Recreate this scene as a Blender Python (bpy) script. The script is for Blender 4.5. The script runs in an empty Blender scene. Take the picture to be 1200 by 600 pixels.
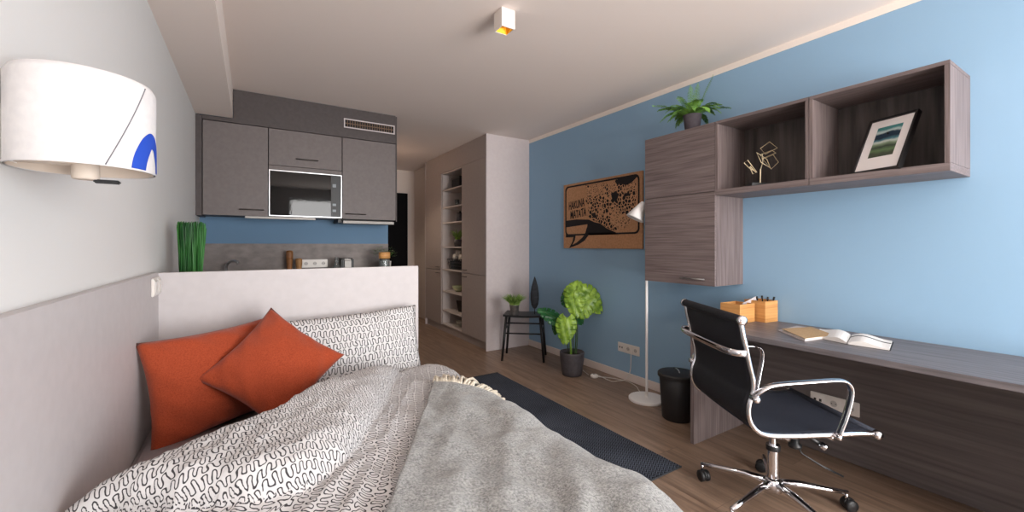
import bpy, bmesh, math, random
from mathutils import Vector, Matrix, noise
random.seed(7)
PI = math.pi
SC = bpy.context.scene
COL = SC.collection

# ---------------------------------------------------------------- colours and materials
def lin(c):
    return tuple((v/255/12.92 if v/255 <= .04045 else ((v/255+.055)/1.055)**2.4) for v in c) + (1.0,)

def new_mat(name):
    m = bpy.data.materials.new(name); m.use_nodes = True
    return m, m.node_tree.nodes, m.node_tree.links, m.node_tree.nodes['Principled BSDF']

def plain(name, col, rough=.5, metal=0, spec=.5, emit=None, es=0, bump=0, bscale=60, sheen=0):
    m, N, L, B = new_mat(name)
    B.inputs['Base Color'].default_value = lin(col)
    B.inputs['Roughness'].default_value = rough
    B.inputs['Metallic'].default_value = metal
    B.inputs['Specular IOR Level'].default_value = spec
    if sheen: B.inputs['Sheen Weight'].default_value = sheen
    if emit:
        B.inputs['Emission Color'].default_value = lin(emit); B.inputs['Emission Strength'].default_value = es
    tc = N.new('ShaderNodeTexCoord'); nz = N.new('ShaderNodeTexNoise')
    nz.inputs['Scale'].default_value = bscale; nz.inputs['Detail'].default_value = 3
    L.new(tc.outputs['Object'], nz.inputs['Vector'])
    bp = N.new('ShaderNodeBump'); bp.inputs['Strength'].default_value = bump if bump else .02
    bp.inputs['Distance'].default_value = .004
    L.new(nz.outputs['Fac'], bp.inputs['Height']); L.new(bp.outputs['Normal'], B.inputs['Normal'])
    return m

def noisy(name, c1, c2, scale=(30, 30, 30), rough=.6, bump=.15, detail=5, lo=.35, hi=.65, dist=.003, spec=.4, sheen=0, ntscale=1.0, coord='Object'):
    """two colours mixed by a stretched noise"""
    m, N, L, B = new_mat(name)
    tc = N.new('ShaderNodeTexCoord'); mp = N.new('ShaderNodeMapping'); mp.inputs['Scale'].default_value = scale
    nz = N.new('ShaderNodeTexNoise'); nz.inputs['Scale'].default_value = ntscale; nz.inputs['Detail'].default_value = detail
    L.new(tc.outputs[coord], mp.inputs['Vector']); L.new(mp.outputs['Vector'], nz.inputs['Vector'])
    cr = N.new('ShaderNodeValToRGB'); cr.color_ramp.elements[0].position = lo; cr.color_ramp.elements[1].position = hi
    cr.color_ramp.elements[0].color = lin(c1); cr.color_ramp.elements[1].color = lin(c2)
    L.new(nz.outputs['Fac'], cr.inputs['Fac']); L.new(cr.outputs['Color'], B.inputs['Base Color'])
    bp = N.new('ShaderNodeBump'); bp.inputs['Strength'].default_value = bump; bp.inputs['Distance'].default_value = dist
    L.new(nz.outputs['Fac'], bp.inputs['Height']); L.new(bp.outputs['Normal'], B.inputs['Normal'])
    B.inputs['Roughness'].default_value = rough; B.inputs['Specular IOR Level'].default_value = spec
    if sheen: B.inputs['Sheen Weight'].default_value = sheen
    return m

def mnode(N, L, op, a, b=None):
    n = N.new('ShaderNodeMath'); n.operation = op
    for i, v in enumerate((a, b)):
        if v is None: continue
        if isinstance(v, (int, float)): n.inputs[i].default_value = v
        else: L.new(v, n.inputs[i])
    return n.outputs[0]

def floor_material():
    m, N, L, B = new_mat('oak_floor_boards')
    tc = N.new('ShaderNodeTexCoord')
    mp = N.new('ShaderNodeMapping'); mp.inputs['Rotation'].default_value = (0, 0, PI/2)
    L.new(tc.outputs['Object'], mp.inputs['Vector'])
    br = N.new('ShaderNodeTexBrick'); br.inputs['Scale'].default_value = 1
    br.inputs['Brick Width'].default_value = 1.3; br.inputs['Row Height'].default_value = .19
    br.inputs['Mortar Size'].default_value = .0012; br.inputs['Mortar Smooth'].default_value = .3
    br.offset = .37
    br.inputs['Color1'].default_value = (.3, .3, .3, 1); br.inputs['Color2'].default_value = (.7, .7, .7, 1)
    br.inputs['Mortar'].default_value = (0, 0, 0, 1)
    L.new(mp.outputs['Vector'], br.inputs['Vector'])
    mp2 = N.new('ShaderNodeMapping'); mp2.inputs['Scale'].default_value = (16, 1.1, 1)
    L.new(tc.outputs['Object'], mp2.inputs['Vector'])
    vadd = N.new('ShaderNodeVectorMath'); vadd.operation = 'ADD'
    L.new(mp2.outputs['Vector'], vadd.inputs[0])
    vs = N.new('ShaderNodeVectorMath'); vs.operation = 'SCALE'; vs.inputs['Scale'].default_value = 9
    L.new(br.outputs['Color'], vs.inputs[0]); L.new(vs.outputs[0], vadd.inputs[1])
    nz = N.new('ShaderNodeTexNoise'); nz.inputs['Scale'].default_value = 1.6; nz.inputs['Detail'].default_value = 6
    nz.inputs['Roughness'].default_value = .65; nz.inputs['Distortion'].default_value = .6
    L.new(vadd.outputs[0], nz.inputs['Vector'])
    cr = N.new('ShaderNodeValToRGB')
    e = cr.color_ramp.elements; e[0].position = .28; e[0].color = lin((110, 89, 74)); e[1].position = .72; e[1].color = lin((170, 143, 122))
    L.new(nz.outputs['Fac'], cr.inputs['Fac'])
    mx = N.new('ShaderNodeMix'); mx.data_type = 'RGBA'; mx.blend_type = 'MULTIPLY'; mx.inputs['Factor'].default_value = 1
    cr2 = N.new('ShaderNodeValToRGB'); e = cr2.color_ramp.elements
    e[0].position = 0; e[0].color = (.45, .42, .4, 1); e[1].position = .3; e[1].color = (.82, .82, .82, 1)
    x = e.new(.7); x.color = (1, 1, 1, 1)
    L.new(br.outputs['Color'], cr2.inputs['Fac'])
    L.new(cr.outputs['Color'], mx.inputs['A']); L.new(cr2.outputs['Color'], mx.inputs['B'])
    L.new(mx.outputs['Result'], B.inputs['Base Color'])
    B.inputs['Roughness'].default_value = .38; B.inputs['Specular IOR Level'].default_value = .6
    bp = N.new('ShaderNodeBump'); bp.inputs['Strength'].default_value = .12; bp.inputs['Distance'].default_value = .002
    L.new(nz.outputs['Fac'], bp.inputs['Height']); L.new(bp.outputs['Normal'], B.inputs['Normal'])
    return m

def squiggle_material():
    """rows of meandering charcoal line on pale cotton, drawn in the cloth's own UVs (metres)"""
    m, N, L, B = new_mat('squiggle_print_cotton')
    uv = N.new('ShaderNodeUVMap'); uv.uv_map = 'UVMap'
    n1 = N.new('ShaderNodeTexNoise'); n1.inputs['Scale'].default_value = 22; n1.inputs['Detail'].default_value = 1
    L.new(uv.outputs['UV'], n1.inputs['Vector'])
    sub = N.new('ShaderNodeVectorMath'); sub.operation = 'SUBTRACT'; sub.inputs[1].default_value = (.5, .5, .5)
    L.new(n1.outputs['Color'], sub.inputs[0])
    sc = N.new('ShaderNodeVectorMath'); sc.operation = 'SCALE'; sc.inputs['Scale'].default_value = .026
    L.new(sub.outputs[0], sc.inputs[0])
    ad = N.new('ShaderNodeVectorMath'); ad.operation = 'ADD'
    L.new(uv.outputs['UV'], ad.inputs[0]); L.new(sc.outputs[0], ad.inputs[1])
    sp = N.new('ShaderNodeSeparateXYZ'); L.new(ad.outputs[0], sp.inputs[0])
    ROW, P, R, Hh = .0385, .0138, .0069, .0082
    row = mnode(N, L, 'FLOOR', mnode(N, L, 'DIVIDE', sp.outputs['Y'], ROW))
    y = mnode(N, L, 'SUBTRACT', mnode(N, L, 'SUBTRACT', sp.outputs['Y'], mnode(N, L, 'MULTIPLY', row, ROW)), ROW/2)
    wn = N.new('ShaderNodeTexWhiteNoise'); wn.noise_dimensions = '1D'; L.new(row, wn.inputs['W'])
    x = mnode(N, L, 'ADD', sp.outputs['X'], mnode(N, L, 'MULTIPLY', wn.outputs['Value'], .1))
    up = mnode(N, L, 'GREATER_THAN', y, 0.0)
    xs = mnode(N, L, 'ADD', x, mnode(N, L, 'MULTIPLY', mnode(N, L, 'SUBTRACT', 1, up), P))
    k = mnode(N, L, 'ROUND', mnode(N, L, 'DIVIDE', xs, 2*P))
    dx = mnode(N, L, 'SUBTRACT', xs, mnode(N, L, 'MULTIPLY', k, 2*P))
    dy = mnode(N, L, 'MAXIMUM', mnode(N, L, 'SUBTRACT', mnode(N, L, 'ABSOLUTE', y), Hh), 0.0)
    d = mnode(N, L, 'SQRT', mnode(N, L, 'ADD', mnode(N, L, 'MULTIPLY', dx, dx), mnode(N, L, 'MULTIPLY', dy, dy)))
    dist = mnode(N, L, 'ABSOLUTE', mnode(N, L, 'SUBTRACT', d, R))
    mr = N.new('ShaderNodeMapRange'); mr.inputs['From Min'].default_value = .0016; mr.inputs['From Max'].default_value = .0025
    mr.clamp = True; L.new(dist, mr.inputs['Value'])
    mx = N.new('ShaderNodeMix'); mx.data_type = 'RGBA'
    mx.inputs['A'].default_value = lin((62, 60, 63)); mx.inputs['B'].default_value = lin((206, 204, 204))
    L.new(mr.outputs['Result'], mx.inputs['Factor']); L.new(mx.outputs['Result'], B.inputs['Base Color'])
    B.inputs['Roughness'].default_value = .85; B.inputs['Specular IOR Level'].default_value = .2
    n2 = N.new('ShaderNodeTexNoise'); n2.inputs['Scale'].default_value = 26; n2.inputs['Detail'].default_value = 4
    L.new(uv.outputs['UV'], n2.inputs['Vector'])
    bp = N.new('ShaderNodeBump'); bp.inputs['Strength'].default_value = .35; bp.inputs['Distance'].default_value = .01
    L.new(n2.outputs['Fac'], bp.inputs['Height']); L.new(bp.outputs['Normal'], B.inputs['Normal'])
    return m

def rug_material():
    m, N, L, B = new_mat('woven_navy_rug')
    tc = N.new('ShaderNodeTexCoord'); sp = N.new('ShaderNodeSeparateXYZ'); L.new(tc.outputs['Object'], sp.inputs[0])
    x = mnode(N, L, 'MULTIPLY', sp.outputs['X'], 60.0); y = mnode(N, L, 'MULTIPLY', sp.outputs['Y'], 60.0)
    # slanted dashes that flip with every rib
    rib = mnode(N, L, 'FLOOR', x); fx = mnode(N, L, 'FRACT', x)
    par = mnode(N, L, 'PINGPONG', rib, 1.0)
    s = mnode(N, L, 'SUBTRACT', mnode(N, L, 'MULTIPLY', par, 2.0), 1.0)
    st = mnode(N, L, 'FRACT', mnode(N, L, 'ADD', y, mnode(N, L, 'MULTIPLY', fx, s)))
    tri = mnode(N, L, 'ABSOLUTE', mnode(N, L, 'SUBTRACT', st, .5))
    edge = mnode(N, L, 'ABSOLUTE', mnode(N, L, 'SUBTRACT', fx, .5))
    hgt = mnode(N, L, 'SUBTRACT', mnode(N, L, 'MULTIPLY', tri, 2.0), mnode(N, L, 'MULTIPLY', edge, .5))
    nz = N.new('ShaderNodeTexNoise'); nz.inputs['Scale'].default_value = 2.5; nz.inputs['Detail'].default_value = 3
    L.new(tc.outputs['Object'], nz.inputs['Vector'])
    f = mnode(N, L, 'ADD', hgt, mnode(N, L, 'MULTIPLY', mnode(N, L, 'SUBTRACT', nz.outputs['Fac'], .5), .7))
    cr = N.new('ShaderNodeValToRGB'); e = cr.color_ramp.elements
    e[0].position = .15; e[0].color = lin((36, 39, 46)); e[1].position = .8; e[1].color = lin((96, 103, 117))
    L.new(f, cr.inputs['Fac']); L.new(cr.outputs['Color'], B.inputs['Base Color'])
    bp = N.new('ShaderNodeBump'); bp.inputs['Strength'].default_value = .6; bp.inputs['Distance'].default_value = .004
    L.new(hgt, bp.inputs['Height']); L.new(bp.outputs['Normal'], B.inputs['Normal'])
    B.inputs['Roughness'].default_value = .95; B.inputs['Specular IOR Level'].default_value = .1
    return m

def blanket_material():
    m, N, L, B = new_mat('grey_melange_wool')
    tc = N.new('ShaderNodeTexCoord')
    nz = N.new('ShaderNodeTexNoise'); nz.inputs['Scale'].default_value = 150; nz.inputs['Detail'].default_value = 6; nz.inputs['Roughness'].default_value = .75
    n2 = N.new('ShaderNodeTexNoise'); n2.inputs['Scale'].default_value = 40; n2.inputs['Detail'].default_value = 4
    mp = N.new('ShaderNodeMapping'); mp.inputs['Scale'].default_value = (1, 1, .6)
    L.new(tc.outputs['Object'], nz.inputs['Vector']); L.new(tc.outputs['Object'], mp.inputs['Vector']); L.new(mp.outputs['Vector'], n2.inputs['Vector'])
    f = mnode(N, L, 'ADD', mnode(N, L, 'MULTIPLY', nz.outputs['Fac'], .86), mnode(N, L, 'MULTIPLY', n2.outputs['Fac'], .14))
    cr = N.new('ShaderNodeValToRGB'); e = cr.color_ramp.elements
    e[0].position = .36; e[0].color = lin((90, 90, 90)); e[1].position = .64; e[1].color = lin((180, 180, 177))
    L.new(f, cr.inputs['Fac']); L.new(cr.outputs['Color'], B.inputs['Base Color'])
    bp = N.new('ShaderNodeBump'); bp.inputs['Strength'].default_value = .7; bp.inputs['Distance'].default_value = .006
    L.new(f, bp.inputs['Height']); L.new(bp.outputs['Normal'], B.inputs['Normal'])
    B.inputs['Roughness'].default_value = 1; B.inputs['Specular IOR Level'].default_value = .05; B.inputs['Sheen Weight'].default_value = .3
    return m

def map_material():
    """street-map line work cut in black cork"""
    m, N, L, B = new_mat('street_map_print')
    tc = N.new('ShaderNodeTexCoord')
    mp = N.new('ShaderNodeMapping'); mp.inputs['Rotation'].default_value = (.3, 0, 0)
    L.new(tc.outputs['Object'], mp.inputs['Vector'])
    v = N.new('ShaderNodeTexVoronoi'); v.feature = 'DISTANCE_TO_EDGE'; v.inputs['Scale'].default_value = 30; v.inputs['Randomness'].default_value = .9
    L.new(mp.outputs['Vector'], v.inputs['Vector'])
    v2 = N.new('ShaderNodeTexVoronoi'); v2.feature = 'DISTANCE_TO_EDGE'; v2.inputs['Scale'].default_value = 60
    L.new(mp.outputs['Vector'], v2.inputs['Vector'])
    nz = N.new('ShaderNodeTexNoise'); nz.inputs['Scale'].default_value = 6; L.new(tc.outputs['Object'], nz.inputs['Vector'])
    a = mnode(N, L, 'LESS_THAN', v.outputs['Distance'], .11)
    b = mnode(N, L, 'MULTIPLY', mnode(N, L, 'LESS_THAN', v2.outputs['Distance'], .13), mnode(N, L, 'GREATER_THAN', nz.outputs['Fac'], .52))
    f = mnode(N, L, 'MAXIMUM', a, b)
    mx = N.new('ShaderNodeMix'); mx.data_type = 'RGBA'
    mx.inputs['A'].default_value = lin((28, 24, 25)); mx.inputs['B'].default_value = lin((198, 150, 112))
    L.new(f, mx.inputs['Factor']); L.new(mx.outputs['Result'], B.inputs['Base Color'])
    B.inputs['Roughness'].default_value = .9
    return m

def painting_material():
    m, N, L, B = new_mat('abstract_sea_bands')
    tc = N.new('ShaderNodeTexCoord'); mp = N.new('ShaderNodeMapping'); mp.inputs['Scale'].default_value = (1.2, 1, 1)
    L.new(tc.outputs['Object'], mp.inputs['Vector'])
    nz = N.new('ShaderNodeTexNoise'); nz.inputs['Scale'].default_value = 12; nz.inputs['Detail'].default_value = 5
    L.new(mp.outputs['Vector'], nz.inputs['Vector'])
    sp = N.new('ShaderNodeSeparateXYZ'); L.new(tc.outputs['Object'], sp.inputs[0])
    z = mnode(N, L, 'ADD', mnode(N, L, 'DIVIDE', mnode(N, L, 'ADD', sp.outputs['Z'], -.09), .17), mnode(N, L, 'MULTIPLY', mnode(N, L, 'SUBTRACT', nz.outputs['Fac'], .5), .22))
    cr = N.new('ShaderNodeValToRGB'); e = cr.color_ramp.elements
    e[0].position = 0; e[0].color = lin((60, 70, 50)); e[1].position = 1; e[1].color = lin((20, 62, 74))
    for p, c in ((.08, (94, 122, 80)), (.2, (40, 54, 42)), (.3, (120, 140, 110)), (.38, (196, 205, 196)), (.44, (70, 120, 130)),
                 (.52, (18, 36, 58)), (.63, (24, 52, 70)), (.68, (190, 208, 205)), (.76, (60, 128, 130)), (.88, (70, 140, 136))):
        x = e.new(p); x.color = lin(c)
    L.new(z, cr.inputs['Fac']); L.new(cr.outputs['Color'], B.inputs['Base Color']); B.inputs['Roughness'].default_value = .35
    return m

def glass_pane_material():
    m, N, L, B = new_mat('clear_window_glass')
    N.remove(B)
    out = N['Material Output']
    t = N.new('ShaderNodeBsdfTransparent'); g = N.new('ShaderNodeBsdfGlossy'); g.inputs['Roughness'].default_value = .02
    mx = N.new('ShaderNodeMixShader'); mx.inputs['Fac'].default_value = .06
    L.new(t.outputs[0], mx.inputs[1]); L.new(g.outputs[0], mx.inputs[2]); L.new(mx.outputs[0], out.inputs['Surface'])
    return m

M = {}
M['white_wall'] = plain('white_wall_paint', (218, 216, 214), .85, spec=.2, bump=.06, bscale=180)
M['hall_wall'] = plain('beige_hall_paint', (214, 202, 194), .85, spec=.2, bump=.06, bscale=180)
M['ceiling'] = plain('ceiling_paint', (240, 227, 219), .9, spec=.1, bump=.04, bscale=150)
M['cream_band'] = plain('cream_paint_band', (244, 232, 222), .85, spec=.2)
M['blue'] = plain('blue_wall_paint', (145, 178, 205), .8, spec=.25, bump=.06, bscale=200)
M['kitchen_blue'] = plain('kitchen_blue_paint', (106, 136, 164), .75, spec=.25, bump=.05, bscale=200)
M['skirting'] = plain('skirting_paint', (228, 216, 210), .6)
M['floor'] = floor_material()
M['kitchen_door'] = noisy('taupe_laminate', (106, 97, 95), (112, 103, 101), (40, 40, 40), .5, .03)
M['kitchen_dark'] = noisy('dark_taupe_laminate', (72, 64, 63), (78, 70, 69), (40, 40, 40), .55, .03)
M['gap'] = plain('dark_gap', (34, 30, 30), .8)
M['splash'] = noisy('concrete_splashback', (118, 110, 107), (146, 137, 133), (9, 9, 16), .55, .06, 7, .3, .72)
M['worktop'] = noisy('concrete_worktop', (92, 86, 84), (128, 120, 116), (14, 14, 14), .5, .05, 7)
M['tall_door'] = noisy('warm_grey_laminate', (168, 156, 151), (173, 161, 156), (30, 30, 30), .55, .03)
M['pale_panel'] = noisy('pale_mauve_laminate', (203, 192, 192), (207, 197, 196), (30, 30, 30), .55, .02)
M['board'] = noisy('pale_headboard_laminate', (186, 180, 180), (190, 184, 184), (25, 25, 25), .5, .02)
M['shelf_white'] = plain('pale_shelf_laminate', (206, 196, 192), .55)
M['ash_h'] = noisy('dark_ash_grain_lengthwise', (96, 84, 83), (130, 117, 115), (60, 2.2, 75), .5, .06, 7, .32, .7, ntscale=1.4)
M['ash_v'] = noisy('dark_ash_grain_upright', (96, 84, 83), (130, 117, 115), (70, 70, 2.2), .5, .06, 7, .32, .7, ntscale=1.4)
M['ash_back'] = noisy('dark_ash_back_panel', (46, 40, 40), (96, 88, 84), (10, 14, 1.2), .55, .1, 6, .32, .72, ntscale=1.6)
M['ash_top'] = noisy('dark_ash_desk_top', (86, 80, 82), (126, 120, 122), (40, 2, 40), .42, .08, 7, .3, .72, ntscale=1.3)
M['ash_panel'] = noisy('dark_ash_rear_panel', (84, 77, 76), (112, 103, 101), (30, 1.3, 38), .5, .08, 7, .3, .72, ntscale=1.2)
M['steel'] = noisy('brushed_steel', (176, 176, 178), (198, 198, 200), (4, 300, 4), .3, .03, 2)
M['steel'].node_tree.nodes['Principled BSDF'].inputs['Metallic'].default_value = 1
M['dull_steel'] = plain('dull_aluminium', (150, 146, 142), .5, .6)
M['dark_handle'] = plain('dark_metal_handle', (74, 68, 66), .4, .7)
M['chrome'] = plain('polished_chrome', (226, 226, 230), .07, 1)
M['black_plastic'] = plain('black_plastic', (22, 22, 24), .45)
M['black_mesh'] = noisy('black_seat_netting', (17, 18, 22), (38, 41, 50), (420, 420, 420), .6, .4, 2, .4, .6)
M['seat_mesh'] = noisy('navy_seat_netting', (28, 32, 42), (52, 58, 72), (420, 420, 420), .6, .4, 2, .4, .6)
M['black_glass'] = plain('black_oven_glass', (8, 8, 9), .03, spec=.25)
M['white_plastic'] = plain('white_plastic', (226, 220, 214), .35)
M['socket_dark'] = plain('socket_hole', (30, 28, 28), .6)
M['socket_shade'] = plain('socket_recess_plastic', (186, 180, 175), .4)
M['white_metal'] = plain('white_powder_coat', (246, 243, 241), .4)
M['shade_cloth'] = noisy('white_shade_paper', (202, 198, 198), (208, 204, 203), (70, 70, 70), .8, .08)
M['shade_inner'] = plain('cream_shade_lining', (212, 198, 184), .8)
M['blue_print'] = plain('royal_blue_print', (20, 64, 168), .75)
M['thread'] = plain('grey_thread', (110, 108, 112), .8)
M['gold'] = plain('gold_reflector', (236, 170, 52), .22, 1, emit=(255, 180, 50), es=.12)
M['lampwhite'] = plain('ceiling_lamp_white', (236, 226, 218), .45)
M['duvet'] = squiggle_material()
M['sheet'] = noisy('mauve_grey_sheet', (186, 176, 178), (196, 186, 187), (60, 60, 60), .9, .3, spec=.1)
M['rust'] = noisy('rust_linen', (140, 57, 32), (160, 70, 42), (260, 260, 260), .9, .5, 3, .35, .65, .002, .15, .15)
M['mattress'] = noisy('mattress_ticking', (196, 190, 188), (208, 202, 200), (80, 80, 80), .9, .3)
M['rug'] = rug_material()
M['rug_edge'] = noisy('rug_binding', (40, 42, 46), (66, 68, 74), (150, 150, 150), .95, .4)
M['blanket'] = blanket_material()
M['fringe'] = noisy('cream_wool_fringe', (186, 176, 160), (216, 208, 192), (120, 120, 120), 1, .4, spec=.05)
M['grass'] = noisy('deep_green_blades', (28, 78, 34), (66, 136, 58), (14, 14, 3), .55, .1)
M['grass_light'] = noisy('small_plant_green', (80, 120, 48), (156, 184, 96), (30, 30, 30), .6, .1)
M['fern'] = noisy('fern_green', (52, 104, 40), (132, 178, 78), (12, 12, 12), .55, .1)
M['leaf_lime'] = noisy('lime_leaf', (84, 122, 34), (150, 184, 66), (18, 18, 18), .38, .2)
M['leaf_dark'] = noisy('dark_leaf', (22, 74, 36), (46, 108, 56), (9, 9, 9), .35, .2)
M['stem'] = noisy('leaf_stem_green', (96, 132, 42), (140, 170, 66), (20, 20, 6), .5, .1)
M['stem_dark'] = noisy('dark_stem_green', (40, 66, 34), (66, 92, 50), (20, 20, 6), .5, .1)
M['herb'] = noisy('herb_green', (58, 110, 36), (116, 158, 62), (40, 40, 40), .5, .1)
M['soil'] = noisy('potting_soil', (24, 20, 18), (48, 40, 34), (90, 90, 90), 1, .6)
M['pot_dark'] = noisy('charcoal_pot', (66, 62, 66), (76, 72, 76), (30, 30, 30), .5, .06)
M['pot_fern'] = noisy('mauve_charcoal_pot', (84, 76, 82), (94, 86, 92), (30, 30, 30), .55, .06)
M['galvanised'] = noisy('galvanised_metal', (150, 148, 146), (190, 188, 186), (30, 30, 30), .35, .1)
M['galvanised'].node_tree.nodes['Principled BSDF'].inputs['Metallic'].default_value = .85
M['black_paint'] = plain('black_lacquer', (20, 20, 22), .4)
M['charcoal_felt'] = noisy('charcoal_paper', (26, 28, 32), (44, 47, 53), (10, 10, 60), .8, .3)
M['cork'] = noisy('cork_board', (178, 132, 96), (196, 148, 110), (60, 60, 60), .9, .15)
M['print_black'] = plain('black_print', (26, 22, 24), .85)
M['map'] = map_material()
M['bamboo'] = noisy('bamboo_strips', (190, 132, 74), (226, 170, 106), (3, 3, 70), .45, .08, 4, .3, .7)
M['kraft'] = noisy('kraft_card', (176, 146, 108), (190, 160, 122), (120, 120, 120), .9, .05)
M['paper'] = plain('white_paper', (236, 232, 228), .85)
M['paper_grey'] = plain('grey_endpaper', (196, 190, 190), .85)
M['black_band'] = plain('black_elastic', (24, 24, 27), .7)
M['frame_black'] = plain('black_picture_frame', (22, 21, 22), .35)
M['mat_white'] = plain('white_picture_mount', (238, 232, 230), .8)
M['painting'] = painting_material()
M['brass'] = plain('pale_brass_wire', (252, 236, 200), .4, .7)
M['walnut'] = noisy('oiled_wood', (120, 78, 44), (160, 108, 64), (30, 30, 4), .45, .1)
M['oak_light'] = noisy('light_oiled_wood', (150, 108, 66), (186, 140, 92), (30, 30, 5), .5, .1)
M['bin'] = plain('black_bin_plastic', (40, 38, 39), .5, bump=.05)
M['towel'] = noisy('white_towel', (206, 200, 192), (222, 216, 208), (120, 120, 120), 1, .6)
M['ceramic'] = plain('cream_ceramic', (206, 200, 186), .3)
M['green_ceramic'] = plain('pale_green_ceramic', (176, 182, 140), .35)
M['cable'] = plain('white_cable', (220, 214, 208), .5)
M['door_black'] = plain('black_door_paint', (14, 14, 16), .8, spec=.1)
M['glass'] = glass_pane_material()
M['jar_glass'] = plain('clear_jar_glass', (225, 232, 232), .05); M['jar_glass'].node_tree.nodes['Principled BSDF'].inputs['Transmission Weight'].default_value = .9
M['white_frame'] = plain('white_window_frame', (226, 224, 220), .45)
M['hood_light'] = plain('hood_lamp', (255, 238, 220), .4, emit=(255, 225, 190), es=2.0)

# ---------------------------------------------------------------- geometry helpers
def wloc(o):
    v = Vector((0, 0, 0))
    while o is not None:
        v += o.location; o = o.parent
    return v

def link(name, me, mat, parent=None, smooth=False):
    o = bpy.data.objects.new(name, me); COL.objects.link(o)
    mats = mat if isinstance(mat, (list, tuple)) else [mat]
    for m in mats: me.materials.append(m)
    if smooth:
        for p in me.polygons: p.use_smooth = True
    if parent is not None: o.parent = parent
    return o

def obj(name, bm, mat, parent=None, smooth=False, world=True, loc=None):
    """bm holds world coordinates (world=True) or the parent's local ones"""
    bmesh.ops.recalc_face_normals(bm, faces=bm.faces)
    me = bpy.data.meshes.new(name)
    if world:
        if parent is not None:
            bmesh.ops.translate(bm, verts=bm.verts, vec=-wloc(parent))
        else:
            xs = [v.co.x for v in bm.verts]; ys = [v.co.y for v in bm.verts]; zs = [v.co.z for v in bm.verts]
            loc = Vector(((min(xs)+max(xs))/2, (min(ys)+max(ys))/2, min(zs)))
            bmesh.ops.translate(bm, verts=bm.verts, vec=-loc)
    bm.to_mesh(me); bm.free()
    o = link(name, me, mat, parent, smooth)
    if loc is not None: o.location = loc
    return o

def smooth_by_angle(o, deg=35):
    me = o.data
    for p in me.polygons: p.use_smooth = True
    bm = bmesh.new(); bm.from_mesh(me)
    for e in bm.edges:
        if len(e.link_faces) == 2 and e.calc_face_angle(0) > math.radians(deg): e.smooth = False
    bm.to_mesh(me); bm.free()
    return o

def thing(name, label, cat, loc=(0, 0, 0), rz=0, group=None):
    o = bpy.data.objects.new(name, None); COL.objects.link(o)
    o.empty_display_size = .05
    o.location = loc; o.rotation_euler = (0, 0, rz)
    o['label'] = label; o['category'] = cat
    if group: o['group'] = group
    return o

def tag(o, label, cat, group=None):
    o['label'] = label; o['category'] = cat
    if group: o['group'] = group
    return o

def struct(o):
    o['kind'] = 'structure'; return o

def box(bm, x0, x1, y0, y1, z0, z1, bev=0, seg=2):
    vs = [bm.verts.new((x, y, z)) for z in (z0, z1) for y in (y0, y1) for x in (x0, x1)]
    F = [(0, 2, 3, 1), (4, 5, 7, 6), (0, 1, 5, 4), (2, 6, 7, 3), (0, 4, 6, 2), (1, 3, 7, 5)]
    fs = [bm.faces.new([vs[i] for i in f]) for f in F]
    if bev:
        es = list({e for f in fs for e in f.edges})
        bmesh.ops.bevel(bm, geom=es, offset=bev, segments=seg, affect='EDGES', clamp_overlap=True)
    return bm

def BOX(*a, **k):
    return box(bmesh.new(), *a, **k)

def lathe(bm, prof, cx=0, cy=0, seg=32, cap_bottom=True, cap_top=True, M4=None):
    """prof: list of (r, z)"""
    rings = []
    for r, z in prof:
        ring = []
        for i in range(seg):
            a = 2*PI*i/seg
            p = Vector((r*math.cos(a), r*math.sin(a), z))
            if M4 is not None: p = M4 @ p
            ring.append(bm.verts.new((p.x+cx, p.y+cy, p.z)))
        rings.append(ring)
    for a, b in zip(rings, rings[1:]):
        for i in range(seg):
            bm.faces.new((a[i], a[(i+1) % seg], b[(i+1) % seg], b[i]))
    if cap_bottom: bm.faces.new(list(reversed(rings[0])))
    if cap_top: bm.faces.new(rings[-1])
    return bm

def LATHE(prof, cx=0, cy=0, **k):
    return lathe(bmesh.new(), prof, cx, cy, **k)

def resample(pts, n=6, closed=False):
    """Catmull-Rom through pts"""
    P = [Vector(p) for p in pts]; out = []
    m = len(P)
    rng = range(m) if closed else range(m-1)
    for i in rng:
        if closed: p0, p1, p2, p3 = P[(i-1) % m], P[i], P[(i+1) % m], P[(i+2) % m]
        else: p0, p1, p2, p3 = P[max(i-1, 0)], P[i], P[i+1], P[min(i+2, m-1)]
        for k in range(n):
            t = k/n
            out.append(.5*((2*p1)+(-p0+p2)*t+(2*p0-5*p1+4*p2-p3)*t*t+(-p0+3*p1-3*p2+p3)*t**3))
    if not closed: out.append(P[-1])
    return out

def tube(bm, pts, r, seg=10, closed=False, sx=1, sy=1, up=None, caps=True):
    """sweep; r is a number or a list; sx, sy squash the section"""
    P = [Vector(p) for p in pts]; n = len(P)
    R = r if isinstance(r, (list, tuple)) else [r]*n
    T = []
    for i in range(n):
        if closed: t = P[(i+1) % n]-P[(i-1) % n]
        else: t = P[min(i+1, n-1)]-P[max(i-1, 0)]
        T.append(t.normalized() if t.length > 1e-9 else Vector((0, 0, 1)))
    u = Vector(up) if up else (Vector((0, 0, 1)) if abs(T[0].z) < .9 else Vector((1, 0, 0)))
    x = (u - T[0]*u.dot(T[0])).normalized()
    rings = []
    for i in range(n):
        if up: x = (Vector(up) - T[i]*Vector(up).dot(T[i])).normalized()
        else: x = (x - T[i]*x.dot(T[i])).normalized()
        y = T[i].cross(x)
        rings.append([bm.verts.new(P[i]+(x*math.cos(2*PI*k/seg)*sx+y*math.sin(2*PI*k/seg)*sy)*R[i]) for k in range(seg)])
    pr = list(zip(rings, rings[1:]))
    if closed: pr.append((rings[-1], rings[0]))
    for a, b in pr:
        for k in range(seg):
            bm.faces.new((a[k], a[(k+1) % seg], b[(k+1) % seg], b[k]))
    if caps and not closed:
        bm.faces.new(list(reversed(rings[0]))); bm.faces.new(rings[-1])
    return bm

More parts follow.
